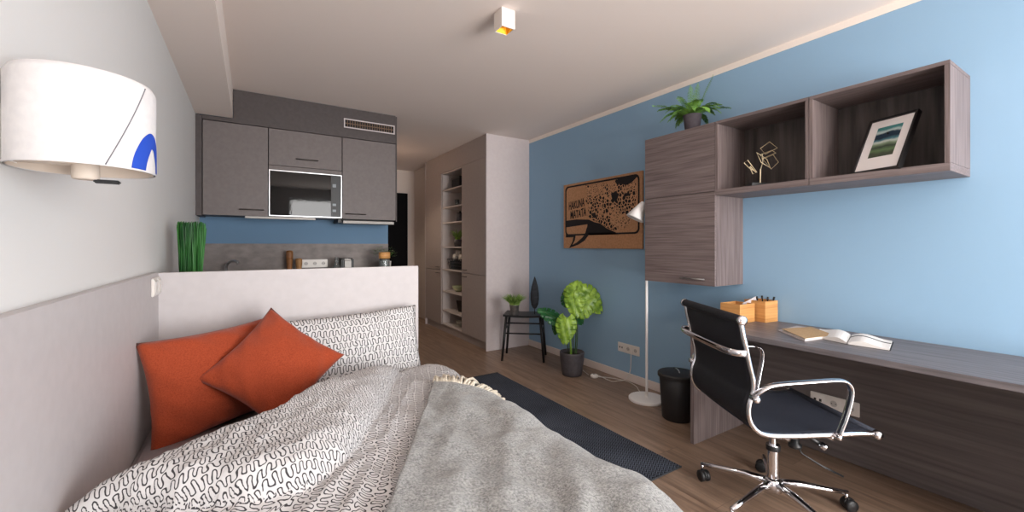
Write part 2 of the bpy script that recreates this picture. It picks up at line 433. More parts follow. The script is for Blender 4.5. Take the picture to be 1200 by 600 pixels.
def TUBE(*a, **k):
    return tube(bmesh.new(), *a, **k)

def prism_x(bm, yz, x0, x1):
    """polygon in the (y, z) plane extruded along x"""
    a = [bm.verts.new((x0, y, z)) for y, z in yz]; b = [bm.verts.new((x1, y, z)) for y, z in yz]
    n = len(yz)
    bm.faces.new(a); bm.faces.new(list(reversed(b)))
    for i in range(n): bm.faces.new((a[i], b[i], b[(i+1) % n], a[(i+1) % n]))
    return bm

def ring_strip_x(bm, outer, inner, x0, x1):
    n = len(outer)
    A = [[bm.verts.new((x, y, z)) for y, z in loop] for x in (x0, x1) for loop in (outer, inner)]
    o0, i0, o1, i1 = A
    for k in range(n):
        j = (k+1) % n
        bm.faces.new((o0[k], o0[j], i0[j], i0[k])); bm.faces.new((o1[k], i1[k], i1[j], o1[j]))
        bm.faces.new((o0[k], o1[k], o1[j], o0[j])); bm.faces.new((i0[k], i0[j], i1[j], i1[k]))
    return bm

def panel(name, mat, parent, *dims, bev=.0015):
    return obj(name, BOX(*dims, bev=bev), mat, parent)

def bar_handle(parent, p0, p1, out, r=.0045, mat=None):
    """a bar handle with two posts; p0, p1 world points on the door face, out = outward vector"""
    o = Vector(out); a = Vector(p0); b = Vector(p1); d = (b-a).normalized()
    bm = bmesh.new()
    tube(bm, [a+o, b+o], r, 8)
    for q in (a+d*.018, b-d*.018): tube(bm, [q, q+o], r*.9, 8)
    return obj('handle', bm, mat or M['dark_handle'], parent, smooth=True)

# ---------------------------------------------------------------- the room
XL, XR, YB, YF, ZC = -.385, 2.94, -2.30, 7.20, 2.56
YK = 4.52          # kitchen wall
struct(obj('floor', BOX(XL-.1, XR+.1, YB-.1, YF+.1, -.1, 0), M['floor']))
struct(obj('ceiling', BOX(XL-.1, XR+.1, YB-.1, YF+.1, ZC, ZC+.1), M['ceiling']))
struct(obj('wall_left', BOX(XL-.1, XL, YB-.1, YF+.1, 0, ZC), M['white_wall']))
bm = bmesh.new(); box(bm, XR, XR+.1, YB-.1, YF+.1, 0, ZC)
struct(obj('wall_right', bm, M['blue']))
struct(obj('trim_1', BOX(XR-.004, XR, YB, YF, 2.517, ZC), M['cream_band']))
struct(obj('wall_far', BOX(XL-.1, XR+.1, YF, YF+.1, 0, ZC), M['hall_wall']))
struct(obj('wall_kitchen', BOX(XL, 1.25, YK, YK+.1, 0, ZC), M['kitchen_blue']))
struct(obj('wall_bathroom', BOX(1.15, 1.25, YK+.1, YF, 0, ZC), M['hall_wall']))
struct(obj('wall_hall', BOX(2.46, XR, 6.32, YF, 0, ZC), M['hall_wall']))
struct(obj('trim_2', BOX(XL, -.135, YB, 4.188, 2.312, ZC), M['ceiling']))      # boxed-in duct along the left wall
bm = bmesh.new(); box(bm, XR-.014, XR, YB, 4.276, 0, .072, bev=.003)
struct(obj('baseboard_right', bm, M['skirting']))
# window wall behind the camera: one wide opening
WX0, WX1, WZ0, WZ1 = .70, 2.84, .10, 2.34
bm = bmesh.new()
box(bm, XL-.1, WX0, YB-.2, YB, 0, ZC); box(bm, WX1, XR+.1, YB-.2, YB, 0, ZC)
box(bm, WX0, WX1, YB-.2, YB, 0, WZ0); box(bm, WX0, WX1, YB-.2, YB, WZ1, ZC)
struct(obj('wall_back', bm, M['white_wall']))
bm = bmesh.new()
for a, b in ((WX0, WX0+.06), (1.74, 1.80), (WX1-.06, WX1)): box(bm, a, b, YB-.13, YB-.07, WZ0, WZ1)
for a, b in ((WZ0, WZ0+.06), (WZ1-.06, WZ1)): box(bm, WX0+.06, WX1-.06, YB-.13, YB-.07, a, b)
wf = struct(obj('window_1', bm, M['white_frame']))
obj('window_pane', BOX(WX0+.05, WX1-.05, YB-.104, YB-.098, WZ0+.05, WZ1-.05), M['glass'], wf)
# entrance door at the end of the hall
dr = struct(obj('door_1', BOX(1.36, 2.325, YF-.045, YF-.005, 0, 2.155, bev=.003), M['door_black']))
obj('door_handle', TUBE([(1.45, YF-.05, 1.02), (1.45, YF-.10, 1.02), (1.57, YF-.10, 1.02)], .009, 8), M['steel'], dr, smooth=True)

# ---------------------------------------------------------------- kitchen
YC = 4.19
# filler strip beside the left wall
tag(obj('filler_panel', BOX(XL+.001, -.343, YC-.004, YK-.002, 1.492, 2.305), M['kitchen_dark']),
    'narrow dark filler strip between left wall and kitchen wall cabinets', 'panel')
# bulkhead above the cabinets
blk = thing('cabinet_bulkhead', 'dark taupe panel boxing the space between kitchen cabinets and ceiling', 'panel', (.5, 4.3, 2.28))
bm = bmesh.new(); prism = [(-.342, 2.277), (1.2375, 2.277), (1.2375, ZC-.002), (-.132, ZC-.002), (-.132, 2.3105), (-.342, 2.3105)]
a_ = [bm.verts.new((x, YC+.004, z)) for x, z in prism]; b_ = [bm.verts.new((x, YK-.002, z)) for x, z in prism]
bm.faces.new(a_); bm.faces.new(list(reversed(b_)))
for k in range(6): bm.faces.new((a_[k], b_[k], b_[(k+1) % 6], a_[(k+1) % 6]))
obj('panel', bm, M['kitchen_dark'], blk)
vg = obj('vent_grille', BOX(.745, 1.22, YC-.003, YC+.003, 2.368, 2.452), M['gap'], blk)
bm = bmesh.new()
for d in ((.741, 1.224, 2.444, 2.454), (.741, 1.224, 2.366, 2.376)): box(bm, d[0], d[1], YC-.010, YC-.003, d[2], d[3])
for d in ((.741, .751), (1.214, 1.224)): box(bm, d[0], d[1], YC-.010, YC-.003, 2.376, 2.444)
obj('grille_frame', bm, M['pale_panel'], vg)
bm = bmesh.new()
for i in range(1, 20): box(bm, .751+i*.0231-.0022, .751+i*.0231+.0022, YC-.0085, YC-.003, 2.376, 2.444)
box(bm, .751, 1.214, YC-.0085, YC-.003, 2.407, 2.413)
obj('slat', bm, plain('brown_vent_slats', (128, 98, 74), .5), vg)

def wall_unit(label, x0, x1, z0, z1, hx0, hx1, hz, name='kitchen_wall_cabinet'):
    t = thing(name, label, 'cabinet', ((x0+x1)/2, YC+.16, z0), group=None)
    obj('body', BOX(x0+.001, x1-.001, YC+.022, YK-.002, z0+.002, z1-.002), M['kitchen_dark'], t)
    d = obj('door', BOX(x0+.0025, x1-.0025, YC, YC+.018, z0, z1-.004, bev=.0015), M['kitchen_door'], t)
    bar_handle(d, (hx0, YC, hz), (hx1, YC, hz), (0, -.026, 0))
    return t
wall_unit('taupe kitchen wall cabinet with one tall door beside the left wall', -.34, .122, 1.498, 2.274, -.09, .09, 1.55)
wall_unit('short taupe flap cabinet directly above the built-in microwave', .124, .726, 1.952, 2.274, .335, .518, 2.02)
wall_unit('taupe kitchen wall cabinet with one tall door above the cooker hood', .728, 1.238, 1.498, 2.274, .752, .94, 1.545)
tag(obj('end_panel', BOX(1.2385, 1.249, YC, YK-.002, 1.485, 2.55), M['kitchen_dark']),
    'dark end panel closing the right side of the kitchen wall cabinets', 'panel')
# microwave niche with its open box
nb = thing('microwave_niche', 'taupe surround holding the built-in microwave', 'cabinet', (.425, YC+.16, 1.5))
obj('top_board', BOX(.1255, .7245, YC+.002, YK-.002, 1.914, 1.948), M['kitchen_door'], nb)
obj('bottom_board', BOX(.1255, .7245, YC+.02, YK-.002, 1.4985, 1.502), M['kitchen_door'], nb)
mw = thing('microwave', 'built-in black glass microwave with a thin silver frame', 'microwave', (.425, YC, 1.503))
obj('housing', BOX(.13, .72, YC+.012, YC+.30, 1.506, 1.908), M['black_plastic'], mw)
bm = bmesh.new()
box(bm, .127, .723, YC-.006, YC+.012, 1.901, 1.909); box(bm, .127, .723, YC-.006, YC+.012, 1.504, 1.511)
box(bm, .127, .133, YC-.006, YC+.012, 1.511, 1.901); box(bm, .717, .723, YC-.006, YC+.012, 1.511, 1.901)
obj('frame', bm, M['steel'], mw)
obj('door', BOX(.1335, .628, YC-.002, YC+.011, 1.5115, 1.9005, bev=.001), M['black_glass'], mw)
cp = obj('control_panel', BOX(.630, .7165, YC-.002, YC+.011, 1.5115, 1.9005, bev=.001), M['black_plastic'], mw)
grey = plain('display_grey', (120, 126, 130), .4)
for (dz, hh) in ((1.79, .03), (1.615, .022), (1.56, .022)):
    obj('button', BOX(.642, .672, YC-.0035, YC-.002, dz, dz+hh), grey, cp)
# hood and worktop lamp
hd = thing('range_hood', 'slim silver range hood under the right kitchen wall cabinet', 'hood', (.98, 4.3, 1.45))
obj('body', BOX(.70, 1.22, YC+.05, YK-.01, 1.462, 1.494, bev=.003), M['black_plastic'], hd)
bm = bmesh.new(); prism = [(YC+.05, 1.452), (YC-.012, 1.456), (YC-.016, 1.480), (YC+.05, 1.492)]
prism_x(bm, prism, .735, 1.215); obj('visor', bm, M['dull_steel'], hd)
obj('lamp', BOX(.78, .86, YC+.10, YC+.14, 1.4585, 1.462), M['hood_light'], hd)
tag(obj('worktop_light', BOX(-.05, .50, YC+.02, YC+.07, 1.480, 1.4975, bev=.003), M['dull_steel']),
    'thin silver light strip under the kitchen cabinets left of the hood', 'light')
# base units, worktop, splashback
for i, (a, b, lb) in enumerate(((-.34, .19, 'taupe kitchen base cabinet under the sink tap beside the left wall'),
                                (.192, .72, 'taupe kitchen base cabinet in the middle under the triple socket'),
                                (.722, 1.248, 'taupe kitchen base cabinet at the hall end under the herb pot'))):
    t = thing('kitchen_base_cabinet', lb, 'cabinet', ((a+b)/2, 4.2, 0))
    obj('body', BOX(a, b-.001, 3.96, YK-.002, .10, .878), M['kitchen_dark'], t)
    obj('plinth', BOX(a, b-.001, 4.0, 4.02, 0, .10), M['kitchen_dark'], t)
    d = obj('door', BOX(a+.002, b-.003, 3.94, 3.958, .105, .872, bev=.0015), M['kitchen_door'], t)
    bar_handle(d, (b-.2, 3.94, .83), (b-.03, 3.94, .83), (0, -.026, 0))
wt = tag(obj('worktop', BOX(XL+.001, 1.249, 3.90, YK-.002, .88, .92, bev=.003), M['worktop']),
         'grey concrete look kitchen worktop running behind the headboard', 'worktop')
tag(obj('splashback', BOX(XL+.001, 1.249, YK-.012, YK-.0005, .921, 1.262), M['splash']),
    'grey concrete look splashback panel under the blue kitchen wall', 'splashback')

def socket_strip(label, centre, n, axis, out, w=.081, kinds=None, rz=0, horizontal=True):
    """n modules side by side along axis (unit vector); out = unit normal"""
    c = Vector(centre); ax = Vector(axis); o = Vector(out); up = Vector((0, 0, 1)) if horizontal else None
    t = thing('socket_strip', label, 'socket', centre)
    X4 = Matrix((ax, up, o)).transposed().to_4x4()      # local (x along, y up, z out)
    def put(name, bm, mat, parent):
        bmesh.ops.transform(bm, matrix=X4, verts=bm.verts)
        return obj(name, bm, mat, parent, world=False)
    L = w*n
    fr = put('frame', BOX(-L/2, L/2, -w/2, w/2, 0, .007, bev=.003), M['white_plastic'], t)
    for i in range(n):
        x = -L/2+w*(i+.5)
        k = kinds[i] if kinds else 's'
        pl = put('insert', BOX(x-.033, x+.033, -.033, .033, .007, .010, bev=.001), M['white_plastic'], t)
        if k == 's':
            bm = bmesh.new(); lathe(bm, [(.022, .0101), (.022, .0106), (.018, .0106), (.018, .0101)], x, 0, seg=24, cap_bottom=False, cap_top=False)
            put('socket_rim', bm, M['white_plastic'], pl)
            bm = bmesh.new(); lathe(bm, [(.0001, .0102), (.0178, .0102)], x, 0, seg=24, cap_bottom=False, cap_top=False)
            put('socket_face', bm, M['socket_shade'], pl)
            for dx in (-.0095, .0095):
                bm = bmesh.new(); lathe(bm, [(.0028, .0103), (.0028, .0109)], x+dx, 0, seg=10)
                put('hole', bm, M['socket_dark'], pl)
        elif k == 'd':
            for dx in (-.014, .014):
                put('hole', BOX(x+dx-.006, x+dx+.006, -.008, .008, .0095, .0107), M['socket_dark'], pl)
        elif k == 'w':
            put('rocker', BOX(x-.028, x+.028, -.028, .028, .010, .013, bev=.002), M['white_plastic'], pl)
    return t
socket_strip('white triple socket on the grey kitchen splashback', (.527, YK-.0125, 1.067), 3, (1, 0, 0), (0, -1, 0), .078)
socket_strip('white triple socket low on the blue wall behind the monstera cable', (XR-.0005, 2.662, .293), 3, (0, -1, 0), (-1, 0, 0), .086, ['d', 's', 's'])
socket_strip('white triple socket on the dark wood rear panel below the desk', (2.899, 1.057, .318), 3, (0, -1, 0), (-1, 0, 0), .081, ['d', 's', 's'])

# ---------------------------------------------------------------- tall cabinet wall
XT = 2.33
Y0, Y1, Y2, Y3, Y4 = 4.278, 4.298, 4.954, 5.648, 6.285
tc_ = thing('built_in_wardrobe', 'warm grey floor to ceiling cupboard with pale end panel beside blue wall', 'wardrobe', (2.6, 5.2, 0))
obj('side_panel', BOX(XT, XR-.001, Y0, Y1-.001, 0, ZC-.002, bev=.001), M['pale_panel'], tc_)
obj('side_panel', BOX(XT, XR-.001, Y4+.001, Y4+.019, 0, ZC-.002, bev=.001), M['pale_panel'], tc_)
obj('fascia', BOX(XT+.004, XT+.022, Y1, Y4, 2.287, ZC-.003), M['tall_door'], tc_)
obj('plinth', BOX(XT+.03, XT+.045, Y1, Y4, 0, .098), M['tall_door'], tc_)
obj('back_panel', BOX(2.905, 2.93, Y1, Y4, .10, 2.285), M['shelf_white'], tc_)
for nm, a, b in (('carcass_side', Y2+.0, Y2+.016), ('carcass_side', Y3-.016, Y3)):
    obj(nm, BOX(XT+.02, 2.90, a, b, .10, 2.285), M['shelf_white'], tc_)
for (a, b, hy0, hy1) in ((Y1+.002, Y2-.002, Y2-.17, Y2-.03), (Y3+.002, Y4-.002, Y3+.03, Y3+.17)):
    for z0, z1, hz in ((.10, .882, .842), (.887, 2.283, .928)):
        d = obj('door', BOX(XT, XT+.018, a, b, z0, z1, bev=.0015), M['tall_door'], tc_)
        bar_handle(d, (XT, hy0, hz), (XT, hy1, hz), (-.024, 0, 0))
SH = [.10, .30, .575, .888, 1.21, 1.553, 1.772, 2.022]
for z in SH: obj('shelf', BOX(XT+.012, 2.90, Y2+.017, Y3-.017, z, z+.016), M['shelf_white'], tc_)
obj('top_board', BOX(XT+.012, 2.90, Y2+.017, Y3-.017, 2.266, 2.283), M['shelf_white'], tc_)

# things in the open shelves, top to bottom
def shelf_z(i): return SH[i]+.0165
def basket(name, label, cx, cy, z, w, d, h, mat, wires=True, loc_rz=0):
    t = thing(name, label, 'basket', (cx, cy, z), loc_rz)
    bm = bmesh.new()
    for k in range(4):
        zz = .006+(h-.01)*k/3; s = .86+.14*k/3
        tube(bm, [(-w/2*s, -d/2*s, zz), (w/2*s, -d/2*s, zz), (w/2*s, d/2*s, zz), (-w/2*s, d/2*s, zz)], .0045, 6, closed=True)
    for s in (-1, 1):
        for i in range(9):
            f = -1+2*i/8
            tube(bm, [(f*w/2*.86, s*d/2*.86, .006), (f*w/2, s*d/2, h-.004)], .0035, 5)
            tube(bm, [(s*w/2*.86, f*d/2*.86, .006), (s*w/2, f*d/2, h-.004)], .0035, 5)
    obj('wire_frame', bm, mat, t, world=False)
    obj('liner', BOX(-w/2*.82, w/2*.82, -d/2*.82, d/2*.82, .008, h*.8), M['charcoal_felt'], t, world=False)
    return t
# top: dark storage box with lid
t = thing('storage_box', 'dark storage box on the top shelf of the tall cupboard', 'box', (2.48, 5.28, shelf_z(7)))
obj('box_body', BOX(-.09, .09, -.13, .13, 0, .13, bev=.004), M['charcoal_felt'], t, world=False)
obj('lid', BOX(-.094, .094, -.134, .134, .131, .155, bev=.004), M['black_plastic'], t, world=False)
# next: two drinking glasses
GL = None
def glass(label, x, y, z):
    t = thing('drinking_glass', label, 'glass', (x, y, z), group=None)
    obj('bowl', LATHE([(.026, 0), (.03, .002), (.035, .10), (.033, .10), (.028, .006), (.001, .006)], cap_bottom=True, cap_top=False, seg=20), M['jar_glass'], t, smooth=True, world=False)
    return t
glass('clear tumbler on second cupboard shelf, nearer the pale end panel', 2.45, 5.13, shelf_z(6))
glass('clear tumbler on second cupboard shelf, farther from the pale end panel', 2.45, 5.36, shelf_z(6))
# stack of folded dark napkin box
t = thing('jar', 'lidded dark jar on the third shelf of the tall cupboard', 'jar', (2.46, 5.28, shelf_z(5)))
obj('jar_body', LATHE([(.05, 0), (.056, .01), (.056, .10), (.045, .115)], seg=24), M['pot_dark'], t, smooth=True, world=False)
obj('lid', LATHE([(.047, .116), (.047, .128), (.012, .132), (.014, .15), (.001, .153)], seg=24), M['black_plastic'], t, smooth=True, world=False)
# leafy plant
def blade_plant(t, n, h, spread, mat, w=.006, base_r=.03, z0=0, droop=.3, name='foliage', seed=1):
    rnd = random.Random(seed); bm = bmesh.new()
    for i in range(n):
        a = rnd.random()*2*PI; r0 = base_r*math.sqrt(rnd.random()); hh = h*(.65+.35*rnd.random()); s = spread*(.3+.7*rnd.random())
        tw = rnd.random()*PI; wd = w*(.7+.6*rnd.random())
        prev = None
        for k in range(6):
            f = k/5
            rr = r0+s*(f**1.8); z = z0+hh*(f-droop*f*f*(s/spread)*.6)
            c = Vector((rr*math.cos(a), rr*math.sin(a), z)); sd = Vector((math.cos(a+tw+PI/2), math.sin(a+tw+PI/2), 0))*wd*(1-f**2.2)*.5
            if k < 5: cur = (bm.verts.new(c-sd), bm.verts.new(c+sd))
            else: cur = (bm.verts.new(c),)
            if prev:
                if len(cur) == 2: bm.faces.new((prev[0], prev[1], cur[1], cur[0]))
                else: bm.faces.new((prev[0], prev[1], cur[0]))
            prev = cur
    return obj(name, bm, mat, t, world=False)
t = thing('potted_plant', 'small green plant in dark pot on a middle cupboard shelf', 'plant', (2.46, 5.36, shelf_z(4)))
obj('pot', LATHE([(.045, 0), (.06, .10), (.055, .10), (.05, .085), (.001, .085)], cap_top=False, seg=24), M['pot_dark'], t, smooth=True, world=False)
blade_plant(t, 90, .21, .13, M['grass_light'], .012, .03, .085, .5, seed=4)
# black wire basket with rolled towels
basket('wire_basket', 'black wire basket holding white towels in the tall cupboard', 2.51, 5.30, shelf_z(3), .26, .46, .15, M['black_paint'])
for i, (dy, dz, lb) in enumerate(((-.11, .0, 'rolled white towel at near end of the black wire basket'), (.09, .0, 'rolled white towel at far end of the black wire basket'),
                                  (-.01, .062, 'rolled white towel on top of two others in the wire basket'))):
    bm = bmesh.new()
    tube(bm, resample([(-.09, 0, 0), (-.05, 0, 0), (.05, 0, 0), (.09, 0, 0)], 3), [.046, .048, .05, .05, .05, .05, .05, .05, .048, .046][:10], 18)
    o = obj('rolled_towel', bm, M['towel'], smooth=True, world=False, loc=(2.505, 5.30+dy, shelf_z(3)+.172+dz))
    tag(o, lb, 'towel')
# bowl
o = obj('bowl', LATHE([(.03, 0), (.035, .004), (.075, .045), (.085, .085), (.08, .085), (.07, .05), (.03, .012), (.001, .01)], cap_top=False, seg=28), M['green_ceramic'], smooth=True, world=False, loc=(2.46, 5.34, shelf_z(2)))
tag(o, 'pale green bowl on the lower cupboard shelf under the wire basket', 'bowl')
# small dark photo stand
t = thing('photo_stand', 'small dark frame leaning on the second lowest cupboard shelf', 'picture frame', (2.47, 5.25, shelf_z(1)), 1.9)
bm = BOX(-.06, .06, -.008, .008, 0, .17, bev=.002); bmesh.ops.rotate(bm, cent=(0, 0, 0), matrix=Matrix.Rotation(-.25, 3, 'X'), verts=bm.verts)
obj('frame', bm, M['frame_black'], t, world=False)
bm = BOX(-.045, .045, -.0095, -.008, .02, .15); bmesh.ops.rotate(bm, cent=(0, 0, 0), matrix=Matrix.Rotation(-.25, 3, 'X'), verts=bm.verts)
obj('photo', bm, M['paper_grey'], t, world=False)
for k in range(3):
    o = obj('plate', LATHE([(.04, 0), (.05, .002), (.088, .012), (.086, .015), (.05, .006), (.001, .005)], cap_top=False, seg=28), M['ceramic'], smooth=True, world=False, loc=(2.47, 5.28, shelf_z(0)+.0065*k))
    tag(o, ('cream plate at the bottom of the stack on lowest cupboard shelf', 'cream plate in the middle of the stack on lowest cupboard shelf', 'cream plate under the bowl on lowest cupboard shelf')[k], 'plate', 'plates on the lowest cupboard shelf')
o = obj('bowl', LATHE([(.03, 0), (.035, .003), (.06, .03), (.068, .055), (.064, .055), (.055, .03), (.001, .008)], cap_top=False, seg=28), M['ceramic'], smooth=True, world=False, loc=(2.47, 5.28, shelf_z(0)+.021))
tag(o, 'cream bowl on top of the plates on lowest cupboard shelf', 'bowl')

# ---------------------------------------------------------------- ceiling lamps (square downlights)
def ceiling_lamp(label, x, y, rz):
    t = thing('ceiling_spotlight', label, 'ceiling lamp', (x, y, ZC), rz)
    w, h = .043, .105
    bm = bmesh.new()
    o = [(-w, -w), (w, -w), (w, w), (-w, w)]; i_ = [(-w*.86, -w*.86), (w*.86, -w*.86), (w*.86, w*.86), (-w*.86, w*.86)]
    T = [bm.verts.new((a, b, -.001)) for a, b in o]; Bo = [bm.verts.new((a, b, -h)) for a, b in o]
    Bi = [bm.verts.new((a, b, -h)) for a, b in i_]; Ti = [bm.verts.new((a, b, -h+.006)) for a, b in i_]
    bm.faces.new(T)
    for k in range(4):
        j = (k+1) % 4
        bm.faces.new((T[k], T[j], Bo[j], Bo[k])); bm.faces.new((Bo[k], Bo[j], Bi[j], Bi[k])); bm.faces.new((Bi[k], Bi[j], Ti[j], Ti[k]))
    obj('housing', bm, M['lampwhite'], t, world=False)
    bm = bmesh.new()
    A = [bm.verts.new((a*.985, b*.985, -h+.003)) for a, b in i_]; Bv = [bm.verts.new((a*.25, b*.25, -h+.055)) for a, b in i_]
    for k in range(4):
        j = (k+1) % 4
        bm.faces.new((A[k], A[j], Bv[j], Bv[k]))
    bm.faces.new(Bv)
    obj('reflector', bm, M['gold'], t, world=False)
    return t
ceiling_lamp('white square ceiling spotlight with gold inside above the room', 1.205, 2.0, 0)
ceiling_lamp('small white square ceiling spotlight in the hall past the kitchen', 1.32, 5.72, 0)

# ---------------------------------------------------------------- poster on the blue wall
XP = XR-.022
ps = thing('map_poster', 'cork coloured city map poster with black speech bubble on the blue wall', 'poster', (XR-.01, 3.033, 1.214))
obj('backing_board', BOX(XP, XR-.001, 2.487, 3.577, 1.214, 1.907, bev=.002), M['cork'], ps)
def rrect(y0, y1, z0, z1, r, n=6):
    out = []
    for cy, cz, a0 in ((y1-r, z1-r, 0), (y0+r, z1-r, PI/2), (y0+r, z0+r, PI), (y1-r, z0+r, 3*PI/2)):
        for k in range(n+1):
            a = a0+PI/2*k/n; out.append((cy+r*math.cos(a), cz+r*math.sin(a)))
    return out
bm = bmesh.new()
ring_strip_x(bm, rrect(2.518, 3.545, 1.350, 1.885, .05), rrect(2.534, 3.529, 1.366, 1.869, .04), XP-.003, XP)
obj('bubble_outline', bm, M['print_black'], ps)
mp_poly = [(3.22, 1.868), (3.15, 1.85), (3.06, 1.862), (2.93, 1.85), (2.85, 1.83), (2.80, 1.868), (2.62, 1.868), (2.56, 1.80), (2.555, 1.68), (2.58, 1.56), (2.62, 1.45),
           (2.70, 1.40), (2.82, 1.385), (2.93, 1.42), (3.03, 1.475), (3.12, 1.50), (3.19, 1.55), (3.17, 1.66), (3.23, 1.70), (3.20, 1.78)]
obj('street_map', prism_x(bmesh.new(), mp_poly, XP-.0014, XP), M['map'], ps)
bm = bmesh.new()
prism_x(bm, [(3.53, 1.515), (3.36, 1.520), (3.17, 1.508), (3.09, 1.478), (3.01, 1.462), (2.93, 1.415), (2.80, 1.368), (2.80, 1.352), (3.24, 1.352), (3.20, 1.40), (3.19, 1.462), (3.53, 1.442)], XP-.0030, XP)
prism_x(bm, [(2.80, 1.83), (2.775, 1.878), (2.54, 1.878), (2.545, 1.86), (2.60, 1.82), (2.66, 1.80), (2.73, 1.815)], XP-.0028, XP)
prism_x(bm, [(2.86, 1.74), (2.80, 1.76), (2.76, 1.72), (2.79, 1.67), (2.84, 1.66)], XP-.0027, XP)
prism_x(bm, [(3.14, 1.565), (3.09, 1.575), (3.05, 1.53), (3.10, 1.52)], XP-.0027, XP)
prism_x(bm, [(2.70, 1.72), (2.64, 1.73), (2.62, 1.70), (2.69, 1.695)], XP-.0027, XP)
# tail of the small bubble
prism_x(bm, [(3.535, 1.380), (3.515, 1.358), (3.375, 1.356), (3.388, 1.30), (3.43, 1.248), (3.35, 1.278), (3.27, 1.325), (3.225, 1.362), (3.20, 1.43), (3.180, 1.43), (3.182, 1.345), (3.235, 1.296),
             (3.33, 1.254), (3.480, 1.217), (3.425, 1.285), (3.408, 1.332), (3.535, 1.332)], XP-.0031, XP-.0001)
obj('black_print', bm, M['print_black'], ps)
def wall_text(s, y_left, y_right, z_base, hgt, mat, parent, skew=0, drop=0):
    cu = bpy.data.curves.new('lettering', 'FONT'); cu.body = s; cu.extrude = .004; cu.size = 1; cu.offset = .012
    o = bpy.data.objects.new('lettering', cu); COL.objects.link(o)
    dg = bpy.context.evaluated_depsgraph_get(); me = bpy.data.meshes.new_from_object(o.evaluated_get(dg))
    bpy.data.objects.remove(o)
    xs = [v.co.x for v in me.vertices]; ys = [v.co.y for v in me.vertices]
    x0, x1, y0, y1 = min(xs), max(xs), min(ys), max(ys)
    bm = bmesh.new(); bm.from_mesh(me)
    for v in bm.verts:
        fx = (v.co.x-x0)/(x1-x0); fy = (v.co.y-y0)/(y1-y0)
        up = 1+.06*math.sin(fx*9)
        v.co = Vector((XP-.0022 if v.co.z > 0 else XP+.001, y_left+(y_right-y_left)*fx, z_base+drop*fx+hgt*fy*up))
    bm2 = bmesh.new(); m2 = bpy.data.meshes.new('tmp'); bm.to_mesh(m2); bm.free(); bm2.from_mesh(m2)
    return obj('lettering', bm2, mat, parent)
wall_text('HAKUNA', 3.485, 3.236, 1.625, .085, M['print_black'], ps, drop=.025)
wall_text('MATATA', 3.458, 3.210, 1.528, .084, M['print_black'], ps, drop=.022)

# ---------------------------------------------------------------- wall cabinet and open shelf boxes above the desk
CX0, CY0, CY1, CZ0, CZ1 = 2.598, 1.612, 2.190, .973, 2.066
wc = thing('wall_cabinet', 'dark ash wall cabinet with two flap doors hung on the blue wall', 'cabinet', (2.78, 1.895, CZ0))
obj('body', BOX(CX0+.02, XR-.001, CY0+.001, CY1, CZ0, CZ1, bev=.001), M['ash_v'], wc)
obj('door', BOX(CX0, CX0+.018, CY0+.001, CY1-.001, 1.607, CZ1, bev=.001), M['ash_h'], wc)
d = obj('door', BOX(CX0, CX0+.018, CY0+.001, CY1-.001, CZ0, 1.603, bev=.001), M['ash_h'], wc)
bar_handle(d, (CX0, 1.855, 1.017), (CX0, 1.672, 1.017), (-.024, 0, 0), .0045, M['steel'])

def open_box(label, y0, y1):
    t = thing('shelf_box', label, 'shelf', (2.77, (y0+y1)/2, 1.578))
    obj('top_board', BOX(CX0, XR-.001, y0, y1, 2.048, 2.066, bev=.001), M['ash_h'], t)
    obj('bottom_board', BOX(CX0, XR-.001, y0, y1, 1.578, 1.614, bev=.001), M['ash_h'], t)
    obj('side_board', BOX(CX0, XR-.001, y1-.018, y1, 1.6145, 2.0475, bev=.001), M['ash_v'], t)
    obj('side_board', BOX(CX0, XR-.001, y0, y0+.018, 1.6145, 2.0475, bev=.001), M['ash_v'], t)
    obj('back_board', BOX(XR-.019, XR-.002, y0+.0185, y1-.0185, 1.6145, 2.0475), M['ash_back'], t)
open_box('open dark ash shelf box holding the wire sculpture next to the cabinet', 1.066, 1.610)
open_box('open dark ash shelf box holding the framed picture above the desk', .520, 1.064)

# wire sculpture
ws = thing('wire_sculpture', 'pale brass wire sculpture of floating rectangles on dark base', 'sculpture', (2.70, 1.375, 1.6145), -math.radians(32.1))
obj('base', BOX(-.075, .075, -.04, .04, 0, .02, bev=.002), M['black_paint'], ws, world=False)
obj('stem', TUBE([(0, 0, .02), (.002, 0, .11)], .004, 8), M['brass'], ws, world=False)
def wire(pts, y=0):
    P = [((x-133)*.00135+.0, y+(i % 2)*.01, .02+(478-z)*.00135) for i, (x, z) in enumerate(pts)]
    obj('wire', TUBE(P, .0030, 6, closed=True), M['brass'], ws, world=False)
wire([(125, 318), (172, 286), (203, 316), (152, 343)], -.02)
wire([(132, 345), (192, 322), (206, 336), (146, 362)], 0)
wire([(158, 360), (212, 338), (232, 374), (203, 405)], .03)
wire([(98, 340), (150, 370), (163, 412), (125, 385)], -.04)
wire([(78, 375), (108, 398), (140, 420), (100, 360)], .05)
wire([(92, 398), (112, 430), (122, 424), (100, 395)], .02)
obj('wire', TUBE([(.003, 0, .108), (.004, -.02, .15), (.0, -.02, .2)], .0028, 6), M['brass'], ws, world=False)

